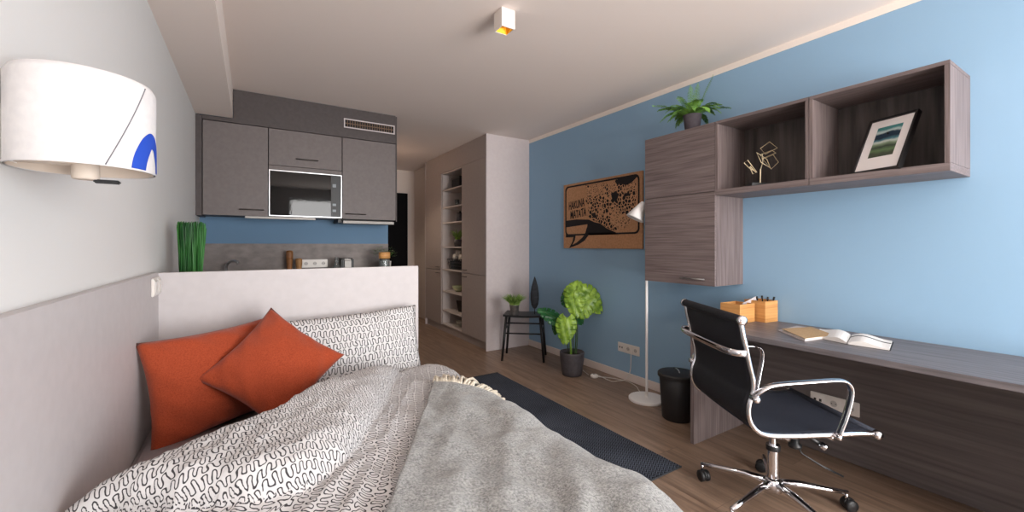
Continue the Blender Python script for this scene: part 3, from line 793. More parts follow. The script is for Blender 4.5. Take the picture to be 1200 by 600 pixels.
# leaning picture
pf = thing('picture_frame', 'black framed picture of green sea bands leaning in the shelf box', 'picture frame', (2.618, .790, 1.6165), math.atan2(-.95, -.31))
TL = Matrix.Rotation(-math.radians(25), 4, 'X')
def leaned(name, bm, mat, parent=pf):
    bmesh.ops.transform(bm, matrix=TL, verts=bm.verts)
    return obj(name, bm, mat, parent, world=False)
W2, Hh2 = .108, .315
bm = bmesh.new()
for a in ((-W2, -W2+.010, 0, Hh2), (W2-.010, W2, 0, Hh2), (-W2+.010, W2-.010, 0, .010), (-W2+.010, W2-.010, Hh2-.010, Hh2)):
    box(bm, a[0], a[1], -.004, .022, a[2], a[3])
leaned('frame', bm, M['frame_black'])
leaned('mount', BOX(-W2+.010, W2-.010, .004, .008, .010, Hh2-.010), M['mat_white'])
leaned('artwork', BOX(-.056, .056, .0028, .004, .085, .26), M['painting'])
leaned('back_board', BOX(-W2+.010, W2-.010, .014, .020, .010, Hh2-.010), M['charcoal_felt'])
obj('easel_leg', TUBE([(0, .09, .20), (0, .20, .003)], .005, 6), M['black_paint'], pf, world=False)

# fern on the wall cabinet
fn = thing('potted_fern', 'green fern in a mauve grey pot on top of the wall cabinet', 'plant', (2.725, 1.865, CZ1), -math.radians(32.1))
obj('pot', LATHE([(.044, 0), (.048, .003), (.063, .125), (.066, .128), (.062, .130), (.058, .115), (.001, .113)], cap_top=False, seg=32), M['pot_fern'], fn, smooth=True, world=False)
obj('soil', LATHE([(.057, .112), (.05, .118), (.001, .12)], cap_top=False, seg=24), M['soil'], fn, world=False)
def frond(parent, az, length, rise, droop, z0, seed, nl=24, wid=.036):
    rnd = random.Random(seed); bm = bmesh.new()
    pts = []; cw = math.cos(az-math.radians(32.1))
    if cw > .15 and length*cw > .155: rise += .5*(length-.155/cw); length = .155/cw
    for k in range(15):
        f = k/14; r = .015+length*f*(1-.12*f); z = z0+rise*f*1.5-droop*f*f
        aa = az+.25*f*(rnd.random()-.5)*.2
        pts.append(Vector((r*math.cos(aa), r*math.sin(aa), z)))
    tube(bm, pts, [.0018*(1-k/16)+.0004 for k in range(15)], 5)
    sd = Vector((-math.sin(az), math.cos(az), 0))
    for i in range(nl):
        f = .10+.88*i/(nl-1); q = f*14; k = min(int(q), 13); p = pts[k].lerp(pts[k+1], q-k); tn = (pts[k+1]-pts[k]).normalized()
        ll = wid*math.sin(PI*min(1, .18+.82*f))**.7*(.85+.3*rnd.random())
        if f > .9: ll *= .7
        for s in (-1, 1):
            d = (sd*s+tn*.55+Vector((0, 0, .12*rnd.random()))).normalized(); w = tn*.0055
            a = bm.verts.new(p-w*.5); b = bm.verts.new(p+w*.6); c = bm.verts.new(p+d*ll*.6+w*.9-Vector((0, 0, .003))); e = bm.verts.new(p+d*ll-Vector((0, 0, .008))); g = bm.verts.new(p+d*ll*.55-w*.6)
            bm.faces.new((a, b, c, e, g))
    return obj('frond', bm, M['fern'], parent, world=False)
rnd = random.Random(3)
for i in range(30):
    az = 2*PI*i/30+rnd.random()*.2
    L_ = .15+.10*rnd.random()
    frond(fn, az, L_, .10+.06*rnd.random(), .12+.10*rnd.random(), .115, i)
for az, L_, rs, dp in ((3.05, .31, .13, .10), (.12, .33, .17, .05), (-.4, .28, .10, .12), (.9, .20, .22, .05), (2.7, .26, .16, .16), (-2.6, .25, .10, .18), (3.4, .24, .13, .18), (1.25, .16, .22, .03)):
    frond(fn, az, L_, rs, dp, .115, int(az*10)+50)

# ---------------------------------------------------------------- desk
dk = thing('desk', 'dark ash desk with panel end standing along the blue wall', 'desk', (2.63, .8, 0))
obj('tabletop', BOX(2.325, XR-.016, -.02, 1.62, .722, .75, bev=.0015), M['ash_top'], dk)
obj('end_panel', BOX(2.342, XR-.016, 1.592, 1.617, 0, .7215, bev=.001), M['ash_v'], dk)
obj('end_panel', BOX(2.342, XR-.016, -.017, .008, 0, .7215, bev=.001), M['ash_v'], dk)
obj('rear_panel', BOX(2.9, XR-.016, .0085, 1.5915, .004, .7215), M['ash_panel'], dk)

def wood_box(label, cx, cy, w, d, h, rz, nm='wooden_box'):
    t = thing(nm, label, 'box', (cx, cy, .7505), rz)
    bm = bmesh.new(); th = .008
    box(bm, -w/2, w/2, -d/2, -d/2+th, 0, h); box(bm, -w/2, w/2, d/2-th, d/2, 0, h)
    box(bm, -w/2, -w/2+th, -d/2+th, d/2-th, 0, h); box(bm, w/2-th, w/2, -d/2+th, d/2-th, 0, h)
    box(bm, -w/2+th, w/2-th, -d/2+th, d/2-th, 0, th)
    obj('box_body', bm, M['bamboo'], t, world=False)
    return t
wood_box('empty square bamboo box on the desk nearest the wall cabinet', 2.705, 1.522, .155, .135, .118, math.radians(-4))
b2 = wood_box('square bamboo box on the desk filled with pens and cards', 2.862, 1.453, .135, .140, .135, math.radians(-5))
pr = random.Random(5)
for i, (dx, dy, tx, ty, lb) in enumerate(((.0, -.03, .25, -.1, 'black pen standing upright in the pen box on desk'), (.02, -.01, -.3, .2, 'black pen leaning right in the pen box on desk'),
                                          (.035, -.03, .4, .15, 'black pen leaning furthest right in the pen box'), (-.01, .0, -.1, -.3, 'black marker at the back of the pen box'))):
    o = obj('pen', TUBE([(0, 0, 0), (0, 0, .130), (0, 0, .132), (0, 0, .150)], [.004, .004, .006, .006], 10), M['black_plastic'], smooth=True, world=False, loc=(2.862+dx, 1.453+dy, .762))
    o.rotation_euler = (tx*.5, ty*.6, 0); tag(o, lb, 'pen')
o = obj('card', BOX(-.05, .05, -.0015, .0015, 0, .10), M['paper_grey'], world=False, loc=(2.832, 1.475, .80)); o.rotation_euler = (.15, -.5, -.6)
tag(o, 'pale card sticking out of the pen box on the desk', 'card')

# notebooks
def sheet_poly(bm, pts, z0, z1):
    a = [bm.verts.new((x, y, z0)) for x, y in pts]; b = [bm.verts.new((x, y, z1)) for x, y in pts]; n = len(pts)
    bm.faces.new(list(reversed(a))); bm.faces.new(b)
    for i in range(n): bm.faces.new((a[i], a[(i+1) % n], b[(i+1) % n], b[i]))
    return bm
nb1 = thing('notebook', 'closed kraft covered notebook on the desk beside the open one', 'notebook', (2.64, 1.08, .7505))
K = [(2.60, 1.205), (2.80, 1.135), (2.655, .968), (2.425, 1.012)]
obj('pages', sheet_poly(bmesh.new(), [(2.606, 1.20), (2.794, 1.134), (2.657, .974), (2.433, 1.014)], .754, .764), M['paper'], nb1)
obj('front_cover', sheet_poly(bmesh.new(), K, .764, .766), M['kraft'], nb1)
obj('back_cover', sheet_poly(bmesh.new(), [(2.592, 1.222), (2.83, 1.225), (2.835, 1.142), (2.665, .972), (2.417, 1.010)], .7508, .754), M['paper_grey'], nb1)
nb2 = thing('open_notebook', 'open white notebook with black elastic lying on the desk', 'notebook', (2.70, .92, .7505))
def page(name, p00, p01, p10, p11, mat, lift=.018, z=.7515):
    """curved page block between spine edge p00-p01 and fore edge p10-p11"""
    bm = bmesh.new(); n = 10; rows = []
    for i in range(n+1):
        f = i/n; hgt = .003+lift*math.sin(PI*min(1, f*1.15))**1.0*(1-f)*1.5
        a = Vector(p00).lerp(Vector(p10), f); b = Vector(p01).lerp(Vector(p11), f)
        rows.append([bm.verts.new((a.x, a.y, z)), bm.verts.new((a.x, a.y, z+hgt+.004)), bm.verts.new((b.x, b.y, z+hgt+.004)), bm.verts.new((b.x, b.y, z))])
    for r0, r1 in zip(rows, rows[1:]):
        for k in range(4):
            bm.faces.new((r0[k], r0[(k+1) % 4], r1[(k+1) % 4], r1[k]))
    bm.faces.new(rows[0]); bm.faces.new(list(reversed(rows[-1])))
    return obj(name, bm, mat, nb2)
page('page_block', (2.535, .872, 0), (2.775, .936, 0), (2.575, 1.02, 0), (2.82, 1.10, 0), M['paper'])
page('page_block', (2.535, .868, 0), (2.775, .932, 0), (2.552, .712, 0), (2.78, .765, 0), M['paper'])
obj('cover', sheet_poly(bmesh.new(), [(2.53, .872), (2.572, 1.025), (2.826, 1.106), (2.78, .934), (2.786, .76), (2.549, .706)], .7502, .7514), M['black_band'], nb2)
bm = bmesh.new()
def lp(a, b, f): return (a[0]+(b[0]-a[0])*f, a[1]+(b[1]-a[1])*f)
prev = None
for i in range(11):
    f = i/10; hgt = .003+.018*math.sin(PI*min(1, f*1.15))*(1-f)*1.5+.0045+.7515
    a = lp((2.69, .909), (2.688, .743), f); b = lp((2.70, .912), (2.698, .745), f)
    cur = [bm.verts.new((a[0], a[1], hgt)), bm.verts.new((b[0], b[1], hgt)), bm.verts.new((b[0], b[1], hgt+.0015)), bm.verts.new((a[0], a[1], hgt+.0015))]
    if prev:
        for k in range(4): bm.faces.new((prev[k], prev[(k+1) % 4], cur[(k+1) % 4], cur[k]))
    prev = cur
obj('elastic_band', bm, M['black_band'], nb2)

# ---------------------------------------------------------------- floor lamp, cables, bin
LX, LY = 2.698, 2.256
fl = thing('floor_lamp', 'white floor lamp with round base and cone shade beside the bin', 'lamp', (LX, LY, 0))
obj('base', LATHE([(.138, 0), (.141, .004), (.141, .016), (.136, .021), (.02, .023), (.014, .03), (.014, .05)], LX, LY, seg=48), M['white_metal'], fl, smooth=False)
obj('pole', TUBE(resample([(LX, LY, .03), (LX, LY, .6), (LX, LY, 1.2), (LX, LY, 1.46), (LX-.012, LY+.008, 1.55)], 4), .0105, 12), M['white_metal'], fl, smooth=True)
# cone shade, tipped towards the room
ax = Vector((-.42, .30, -1)).normalized()
top = Vector((LX-.020, LY+.014, 1.595)); 
q = ax.to_track_quat('Z', 'Y').to_matrix().to_4x4()
bm = bmesh.new(); lathe(bm, [(.016, 0), (.020, .006), (.074, .150), (.071, .150), (.018, .010)], seg=40, cap_bottom=True, cap_top=False)
bmesh.ops.transform(bm, matrix=Matrix.Translation(top) @ q, verts=bm.verts)
obj('lamp_shade', bm, M['white_metal'], fl, smooth=True)
bm = bmesh.new(); lathe(bm, [(.012, .02), (.026, .06), (.03, .09), (.018, .115), (.001, .12)], seg=20, cap_bottom=True, cap_top=False)
bmesh.ops.transform(bm, matrix=Matrix.Translation(top) @ q, verts=bm.verts)
obj('bulb', bm, M['white_plastic'], fl, smooth=True)
tag(obj('power_cable', TUBE(resample([(XR-.012, 2.62, .29), (2.90, 2.60, .26), (2.89, 2.60, .12), (2.88, 2.64, .03), (2.84, 2.70, .006), (2.78, 2.72, .006), (2.79, 2.85, .006), (2.765, 2.90, .02)], 8), .004, 8), M['cable'], smooth=True),
    'white cable hanging from the wall socket down to the floor', 'cable')
tag(obj('lamp_cable', TUBE(resample([(2.73, 2.86, .02), (2.84, 2.80, .0055), (2.90, 2.66, .0055), (2.87, 2.52, .0055), (2.80, 2.42, .0055), (2.765, 2.34, .006)], 8), .0035, 8), M['cable'], smooth=True),
    'white lamp cable trailing along the skirting to the floor lamp base', 'cable')
tag(obj('lead_cable', TUBE(resample([(2.70, 2.94, .02), (2.76, 3.05, .0055), (2.82, 3.20, .0055), (2.90, 3.36, .0055)], 8), .0035, 8), M['cable'], smooth=True),
    'white cable running behind the monstera pot from the inline switch', 'cable')
t = thing('cable_switch', 'white inline cable adapter lying on the floor right of monstera pot', 'adapter', (2.735, 2.90, 0), .6)
obj('body', LATHE([(.03, 0), (.036, .004), (.036, .022), (.028, .030), (.001, .031)], cap_top=False, seg=24), M['white_plastic'], t, smooth=True, world=False)
obj('button', LATHE([(.012, .030), (.012, .035), (.001, .036)], cap_top=False, seg=16), M['paper_grey'], t, smooth=True, world=False)

BX, BY = 2.605, 1.905
bn = thing('waste_bin', 'black round waste bin with lid between floor lamp and desk', 'bin', (BX, BY, 0))
obj('bucket', LATHE([(.098, 0), (.104, .006), (.122, .30), (.120, .302), (.116, .29), (.098, .01)], BX, BY, seg=44, cap_top=False), M['bin'], bn, smooth=True)
smooth_by_angle(obj('lid', LATHE([(.128, .300), (.134, .302), (.134, .322), (.126, .330), (.05, .336), (.001, .337)], BX, BY, seg=44, cap_bottom=True, cap_top=False), M['bin'], bn))
obj('lid_handle', TUBE(resample([(BX-.02, BY-.035, .335), (BX-.012, BY-.02, .350), (BX+.012, BY+.02, .352), (BX+.02, BY+.035, .335)], 5), .004, 8), M['steel'], bn, smooth=True)

# ---------------------------------------------------------------- office chair
OX, OY = 2.12, 1.02
ch = thing('office_chair', 'black netting office chair with chrome frame and armrests at the desk', 'chair', (OX, OY, 0), math.atan2(-.51, .86))
prof = [(-.309, .935), (-.299, .878), (-.285, .82), (-.268, .743), (-.255, .685), (-.255, .636), (-.271, .587), (-.273, .540), (-.260, .502), (-.232, .472), (-.190, .456), (-.10, .452), (0, .453), (.10, .456), (.20, .459), (.268, .458)]
PR = resample([(x, 0, z) for x, z in prof], 4)
for s in (-1, 1):
    obj('side_rail', TUBE([(p.x, s*.258, p.z) for p in PR], .0112, 12, sx=1, sy=.8), M['chrome'], ch, smooth=True, world=False)
# netting in two fields: back and seat
def netting(name, P, mat, w=.249, th=.004, sag=.012):
    bm = bmesh.new(); n = 14; rows = []
    for i, p in enumerate(P):
        t = (P[min(i+1, len(P)-1)]-P[max(i-1, 0)]).normalized(); nn = Vector((t.z, 0, -t.x))
        f = i/(len(P)-1)
        rows.append([[bm.verts.new(Vector((p.x, -w+2*w*k/n, p.z))+nn*(sg+sag*math.sin(PI*k/n)*-1)) for k in range(n+1)] for sg in (-th, th)])
    for a, b in zip(rows, rows[1:]):
        for q in (0, 1):
            for k in range(n): bm.faces.new((a[q][k], a[q][k+1], b[q][k+1], b[q][k]))
    for r in (rows[0], rows[-1]):
        for k in range(n): bm.faces.new((r[0][k], r[0][k+1], r[1][k+1], r[1][k]))
    for e in (0, n):
        for a, b in zip(rows, rows[1:]): bm.faces.new((a[0][e], a[1][e], b[1][e], b[0][e]))
    return obj(name, bm, mat, ch, smooth=True, world=False)
cut = 34
netting('backrest', PR[:cut+1], M['black_mesh'], sag=0)
netting('seat', PR[cut:], M['seat_mesh'], sag=-.006)
bm = TUBE([(-.309, -.262, .937), (-.309, .262, .937)], .019, 18); obj('top_roll', bm, M['black_mesh'], ch, smooth=True, world=False)
for s in (-1, 1):
    obj('roll_cap', TUBE([(-.309, s*.262, .937), (-.309, s*.274, .937), (-.309, s*.278, .937)], [.0205, .0205, .014], 20), M['chrome'], ch, smooth=True, world=False)
obj('front_roll', TUBE([(.268, -.256, .457), (.268, .256, .457)], .016, 16), M['seat_mesh'], ch, smooth=True, world=False)
for s in (-1, 1):
    obj('roll_cap', TUBE([(.268, s*.256, .457), (.268, s*.276, .457), (.268, s*.281, .457)], [.018, .018, .012], 20), M['chrome'], ch, smooth=True, world=False)
# brace behind the back
obj('back_brace', TUBE(resample([(-.288, -.262, .798), (-.325, -.255, .800), (-.345, -.20, .800), (-.350, 0, .800), (-.345, .20, .800), (-.325, .255, .800), (-.288, .262, .798)], 5), .013, 10, sx=1.15, sy=.6), M['chrome'], ch, smooth=True, world=False)
for s in (-1, 1):
    P = resample([(-.262, s*.270, .622), (-.245, s*.286, .650), (-.215, s*.290, .670), (-.165, s*.290, .680), (-.05, s*.290, .688), (.065, s*.290, .694), (.108, s*.290, .688), (.131, s*.290, .662), (.129, s*.289, .610), (.110, s*.284, .53), (.090, s*.276, .462)], 5)
    ar = obj('armrest', TUBE(P, .0125, 12, sx=1.3, sy=.62, up=(0, 1, 0)), M['chrome'], ch, smooth=True, world=False)
    obj('arm_bolt', TUBE([(-.262, s*.262, .618), (-.262, s*.300, .618), (-.262, s*.303, .618)], [.014, .014, .009], 14), M['chrome'], ar, smooth=True, world=False)
    obj('arm_bolt', TUBE([(.090, s*.262, .456), (.090, s*.290, .456), (.090, s*.293, .456)], [.012, .012, .008], 14), M['chrome'], ar, smooth=True, world=False)
# under the seat
bm = bmesh.new()
for x in (-.10, .09): tube(bm, [(x, -.25, .438), (x, -.12, .430), (x, .12, .430), (x, .25, .438)], .011, 10)
obj('cross_bar', bm, M['chrome'], ch, smooth=True, world=False)
obj('tilt_mechanism', BOX(-.12, .13, -.07, .07, .372, .424, bev=.008), M['black_plastic'], ch, world=False)
kb = obj('tension_knob', LATHE([(.016, .290), (.028, .294), (.028, .308), (.018, .314), (.018, .374)], .085, -.03, seg=20), M['black_plastic'], ch, smooth=True, world=False)
lv = obj('tilt_lever', TUBE([(.06, -.05, .385), (.115, -.08, .365), (.150, -.112, .342)], .011, 10), M['black_plastic'], ch, smooth=True, world=False)
obj('lever_cap', TUBE([(.146, -.108, .345), (.160, -.124, .334), (.163, -.127, .332)], [.016, .016, .010], 14), M['chrome'], lv, smooth=True, world=False)
obj('height_lever', TUBE([(.085, -.03, .315), (.11, -.045, .268), (.18, -.075, .226), (.26, -.10, .190)], [.0035, .0035, .0055, .0045], 8), M['black_plastic'], ch, smooth=True, world=False)
obj('gas_lift', LATHE([(.026, .095), (.026, .270), (.029, .272), (.029, .292), (.0285, .294), (.016, .294), (.016, .374)], seg=28), [M['chrome']], ch, smooth=False, world=False)
smooth_by_angle(ch.children[-1])
obj('lift_collar', LATHE([(.0295, .268), (.0305, .270), (.0305, .290), (.0295, .292)], seg=28), M['black_plastic'], ch, smooth=True, world=False)
hub = obj('hub', LATHE([(.030, .070), (.038, .075), (.042, .100), (.036, .128), (.028, .136)], seg=28), M['chrome'], ch, smooth=True, world=False)
WA = math.atan2(-.51, .86)
for k in range(5):
    a = math.radians(105.5+72*k)-WA; d = Vector((math.cos(a), math.sin(a), 0))
    lg = obj('leg', TUBE([d*.03+Vector((0, 0, .112)), d*.12+Vector((0, 0, .110)), d*.25+Vector((0, 0, .093)), d*.33+Vector((0, 0, .084))], [.021, .019, .014, .012], 12, sx=.8, sy=.9), M['chrome'], ch, smooth=True, world=False)
    cs = obj('caster', BOX(-.0, .0001, 0, .0001, 0, .0001) if False else TUBE([d*.325+Vector((0, 0, .085)), d*.325+Vector((0, 0, .046))], .007, 10), M['chrome'], ch, smooth=True, world=False)
    sw = a+.9+k*1.3; w_ax = Vector((math.cos(sw), math.sin(sw), 0)); c = d*.325+Vector((math.cos(sw+PI/2), math.sin(sw+PI/2), 0))*.012+Vector((0, 0, .0285))
    for s in (-1, 1):
        obj('wheel', TUBE([c+w_ax*s*.006, c+w_ax*s*.010, c+w_ax*s*.022, c+w_ax*s*.026], [.026, .028, .028, .020], 22), M['black_plastic'], cs, smooth=True, world=False)
    bm = bmesh.new(); tube(bm, [c+w_ax*-.006+Vector((0, 0, .004)), c+w_ax*.006+Vector((0, 0, .004))], .027, 18)
    obj('hood', bm, M['black_plastic'], cs, smooth=True, world=False)

# ---------------------------------------------------------------- stool and what stands on it
st = thing('stool', 'black painted wooden stool in the corner beside the cupboard', 'stool', (2.56, 3.82, 0), math.radians(-40.3))
bm = bmesh.new(); n = 12; rows = []
for i in range(n+1):
    f = -1+2*i/n; x = f*.215; z = .468+.010*f*f; w = .155
    rows.append([bm.verts.new((x, -w, z)), bm.verts.new((x, w, z)), bm.verts.new((x, w, z+.020)), bm.verts.new((x, -w, z+.020))])
for a, b in zip(rows, rows[1:]):
    for k in range(4): bm.faces.new((a[k], a[(k+1) % 4], b[(k+1) % 4], b[k]))
bm.faces.new(rows[0]); bm.faces.new(list(reversed(rows[-1])))
obj('seat', bm, M['black_paint'], st, world=False)
for sx_ in (-1, 1):
    for sy_ in (-1, 1):
        obj('leg', TUBE([(sx_*.225, sy_*.160, 0), (sx_*.185, sy_*.125, .47)], [.0125, .0155], 12), M['black_paint'], st, smooth=True, world=False)
for sy_ in (-1,):
    for z in (.295, .405):
        fx = .225-.04*z/.47; fy = .160-.035*z/.47
        obj('rail', TUBE([(-fx, sy_*fy, z), (fx, sy_*fy, z)], .0085, 10), M['black_paint'], st, smooth=True, world=False)
for sx_ in (-1, 1):
    z = .34; fx = .225-.04*z/.47; fy = .160-.035*z/.47
    obj('rail', TUBE([(sx_*fx, -fy, z), (sx_*fx, fy, z)], .0085, 10), M['black_paint'], st, smooth=True, world=False)
# bucket plant
bp_ = thing('bucket_plant', 'small green plant in a galvanised metal bucket on black stool', 'plant', (2.425, 3.815, .4885))
obj('bucket', LATHE([(.040, 0), (.042, .003), (.052, .104), (.055, .106), (.055, .111), (.050, .108), (.046, .09), (.001, .09)], cap_top=False, seg=32), M['galvanised'], bp_, smooth=True, world=False)
obj('soil', LATHE([(.046, .090), (.03, .096), (.001, .097)], cap_top=False, seg=20), M['soil'], bp_, world=False)
blade_plant(bp_, 420, .165, .135, M['grass_light'], .008, .048, .095, .5, seed=9)
# cypress shaped ornament
cy = thing('leaf_ornament', 'tall black leaf shaped ornament on a stand on the stool', 'ornament', (2.625, 3.715, .4785), -math.radians(32.1))
obj('base', BOX(-.035, .035, -.025, .025, 0, .012, bev=.002), M['black_paint'], cy, world=False)
obj('stem', TUBE([(0, 0, .012), (0, 0, .09)], .0045, 8), M['black_paint'], cy, smooth=True, world=False)
bm = bmesh.new(); lathe(bm, [(.004, .07), (.022, .085), (.038, .12), (.047, .18), (.046, .24), (.036, .31), (.02, .37), (.008, .41), (.001, .425)], seg=24, cap_top=False)
for v in bm.verts:
    a = math.atan2(v.co.y, v.co.x); v.co.y *= .55; k = 1+.05*math.sin(12*a); v.co.x *= k; v.co.y *= k
obj('leaf_body', bm, M['charcoal_felt'], cy, smooth=True, world=False)

# ---------------------------------------------------------------- monstera
mo = thing('monstera_plant', 'monstera plant with lime and dark green leaves in charcoal pot', 'plant', (2.612, 3.075, 0), -math.radians(32.1))
obj('pot', LATHE([(.080, 0), (.092, .004), (.102, .05), (.114, .15), (.118, .205), (.118, .222), (.114, .226), (.108, .222), (.106, .195), (.001, .19)], cap_top=False, seg=44), M['pot_dark'], mo, smooth=True, world=False)
obj('soil', LATHE([(.1065, .193), (.08, .200), (.001, .203)], cap_top=False, seg=28), M['soil'], mo, world=False)
def monstera_leaf(base, tipdir, normal, L_, W_, mat, seed, parent=mo, cup=.12):
    """base: where the stalk meets; tipdir: towards the tip; normal: face direction"""
    rnd = random.Random(seed)
    t = Vector(tipdir).normalized(); n = Vector(normal); n = (n-t*n.dot(t)).normalized(); s = t.cross(n)
    bm = bmesh.new()
    def pt(u, v):      # u along the midrib -0.12..1, v across -1..1
        uu = max(0, min(1, u))
        cur = n*(-.16*L_*uu*uu*1.2-cup*L_*v*v*.6+.015*L_*math.sin(v*11+u*9))
        return Vector(base)+t*(u*L_)+s*(v*W_*.5)+cur
    def halfw(u):      # heart outline
        if u < -.2: return 0
        return max(0, (math.sin(PI*min(1, (u+.2)/1.2)**.72)))**.75
    lobes = 6
    for sg in (-1, 1):
        for i in range(lobes):
            a0, a1 = i/lobes*.90, (i+1)/lobes*.90          # along the midrib
            b0, b1 = -.20+1.2*(i/lobes)**1.0, -.20+1.2*((i+1)/lobes)**1.0     # on the margin
            gap = .005+.012*rnd.random()
            cols = []
            m = 8
            for q in range(m+1):
                f = q/m; g = gap*max(0, (f-.45)/.55)*2.2
                ua = a0+(b0-a0)*f+g*.5; ub = a1+(b1-a1)*f-g*.5
                if i == lobes-1: ub = a1+(1.0-a1)*f
                ring = []
                for r in range(5):
                    h = r/4; u = ua+(ub-ua)*h
                    hw = halfw(u)
                    rnd_end = 1-.05*abs(h-.5)*2*f
                    ring.append(bm.verts.new(pt(u, sg*hw*f*rnd_end)))
                cols.append(ring)
            for c0, c1 in zip(cols, cols[1:]):
                for r in range(4): 
                    try: bm.faces.new((c0[r], c0[r+1], c1[r+1], c1[r]))
                    except ValueError: pass
    bmesh.ops.remove_doubles(bm, verts=bm.verts, dist=.0004)
    lf = obj('leaf', bm, mat, parent, smooth=True, world=False)
    sol = lf.modifiers.new('thickness', 'SOLIDIFY'); sol.thickness = .0015
    bm = bmesh.new(); tube(bm, [pt(-.02, 0)+n*.001, pt(.25, 0)+n*.001, pt(.5, 0)+n*.001, pt(.75, 0)+n*.001, pt(.98, 0)+n*.001], [.004, .0034, .0026, .0018, .0008], 6)
    obj('midrib', bm, M['stem'] if mat is M['leaf_lime'] else M['stem_dark'], lf, smooth=True, world=False)
    return lf
def stalk(pts, r=.006, mat='stem'):
    P = resample(pts, 6)
    obj('stalk', TUBE(P, [r*(1-.45*i/len(P)) for i in range(len(P))], 8), M[mat], mo, smooth=True, world=False)
# local frame: x right in the photo, y away from the camera, z up
monstera_leaf((.02, .03, .64), (.75, -.15, .42), (-.15, -1, .30), .25, .30, M['leaf_lime'], 1)
monstera_leaf((.10, .05, .80), (.65, -.10, -.62), (.1, -1, .35), .30, .27, M['leaf_lime'], 2)
monstera_leaf((.03, .06, .80), (.0, -.35, -.80), (-.2, -1, -.1), .27, .22, M['leaf_lime'], 3)
monstera_leaf((.02, .06, .72), (.28, .05, .9), (-.2, -1, .3), .20, .24, M['leaf_lime'], 8)
monstera_leaf((-.06, -.06, .56), (-.12, -.25, -.9), (-.2, -1, .45), .26, .21, M['leaf_lime'], 4)
monstera_leaf((-.12, .06, .52), (-.85, -.1, .52), (-.3, -.6, .75), .24, .18, M['leaf_dark'], 5)
monstera_leaf((.05, .08, .60), (.45, .1, -.75), (.3, -1, .3), .17, .16, M['leaf_dark'], 6)
monstera_leaf((-.02, .08, .66), (-.15, .1, .8), (-.4, -1, .2), .17, .16, M['leaf_dark'], 7)
monstera_leaf((-.13, .08, .50), (-.25, .2, -.8), (-.5, -.8, .4), .16, .13, M['leaf_dark'], 9)
stalk([(-.012, -.02, .195), (-.02, -.03, .33), (-.045, -.05, .46), (-.06, -.06, .56)], .012)
stalk([(.03, .01, .195), (.04, .02, .38), (.03, .04, .55), (.02, .03, .64)], .006, 'stem_dark')
stalk([(.035, .02, .195), (.05, .04, .45), (.06, .06, .65), (.10, .05, .80)], .006, 'stem_dark')
stalk([(-.03, .02, .195), (-.05, .05, .35), (-.09, .06, .46), (-.12, .06, .52)], .006, 'stem_dark')
stalk([(.02, .03, .195), (.02, .07, .45), (.02, .07, .62), (.03, .06, .80)], .005, 'stem_dark')
stalk([(.04, -.01, .195), (.06, .04, .4), (.05, .08, .60)], .005, 'stem_dark')

# ---------------------------------------------------------------- rug
rg = thing('rug_runner', 'dark navy woven runner rug on the floor beside the bed', 'rug', (1.72, 2.47, 0), math.radians(.5))
bm = bmesh.new(); box(bm, -.315, .315, -1.0, 1.02, .001, .009, bev=.002); obj('woven_field', bm, M['rug'], rg, world=False)
for s in (-1, 1):
    obj('bound_end', BOX(-.316, .316, s*1.01-.008+(0 if s > 0 else .01), s*1.01+.008+(.01 if s > 0 else .0), .001, .0105, bev=.002), M['rug_edge'], rg, world=False)

# ---------------------------------------------------------------- bed
YH = 2.45; HB = 1.122
bed = thing('bed_frame', 'bed surround of pale laminate headboard and wall panel', 'bed', (.24, 1.5, 0))
obj('headboard', BOX(XL+.001, .862, YH, YH+.03, 0, HB, bev=.001), M['board'], bed)
obj('wall_panel', BOX(XL+.001, XL+.026, .30, YH-.001, 0, HB+.004, bev=.001), M['board'], bed)
obj('bed_base', BOX(-.355, .855, .42, YH-.002, .06, .28, bev=.004), M['board'], bed)
for x, y in ((-.30, .50), (.80, .50), (-.30, 2.38), (.80, 2.38)):
    obj('leg', BOX(x-.025, x+.025, y-.025, y+.025, 0, .06, bev=.003), M['kitchen_dark'], bed)
mt = thing('mattress', 'mattress with fitted mauve grey sheet under the duvet', 'mattress', (.25, 1.43, .281))
obj('mattress_body', BOX(-.353, .855, .425, YH-.004, .281, .44, bev=.02, seg=3), M['mattress'], mt)
bm = BOX(-.356, .858, .422, YH-.002, .435, .502, bev=.022, seg=4)
obj('fitted_sheet', bm, M['sheet'], mt, smooth=True)
socket_strip('white double light switch on the wall panel at bed corner', (XL+.0265, 2.365, 1.068), 2, (0, 1, 0), (1, 0, 0), .08, ['w', 'w'])

# surfaces of duvet and blanket
SE, RR = .805, .10        # where the bed edge starts to roll over, and its radius
ZB = .502
def sstep(a, b, x):
    t = max(0, min(1, (x-a)/(b-a))); return t*t*(3-2*t)
def qcirc(d, r):
    """quarter circle rise: 0 at d=0, 1 at d>=r"""
    if d <= 0: return 0
    if d >= r: return 1
    return math.sqrt(1-(1-d/r)**2)
EDGE = [(-.60, 1.20), (-.36, 1.32), (-.27, 1.38), (-.17, 1.46), (0, 1.57), (.09, 1.64), (.18, 1.77), (.29, 1.91), (.45, 2.08), (.60, 2.19), (.80, 2.25), (1.4, 2.20)]
def edge_y(s):
    for (a, ya), (b, yb) in zip(EDGE, EDGE[1:]):
        if s <= b: return ya+(yb-ya)*(s-a)/(b-a)
    return EDGE[-1][1]
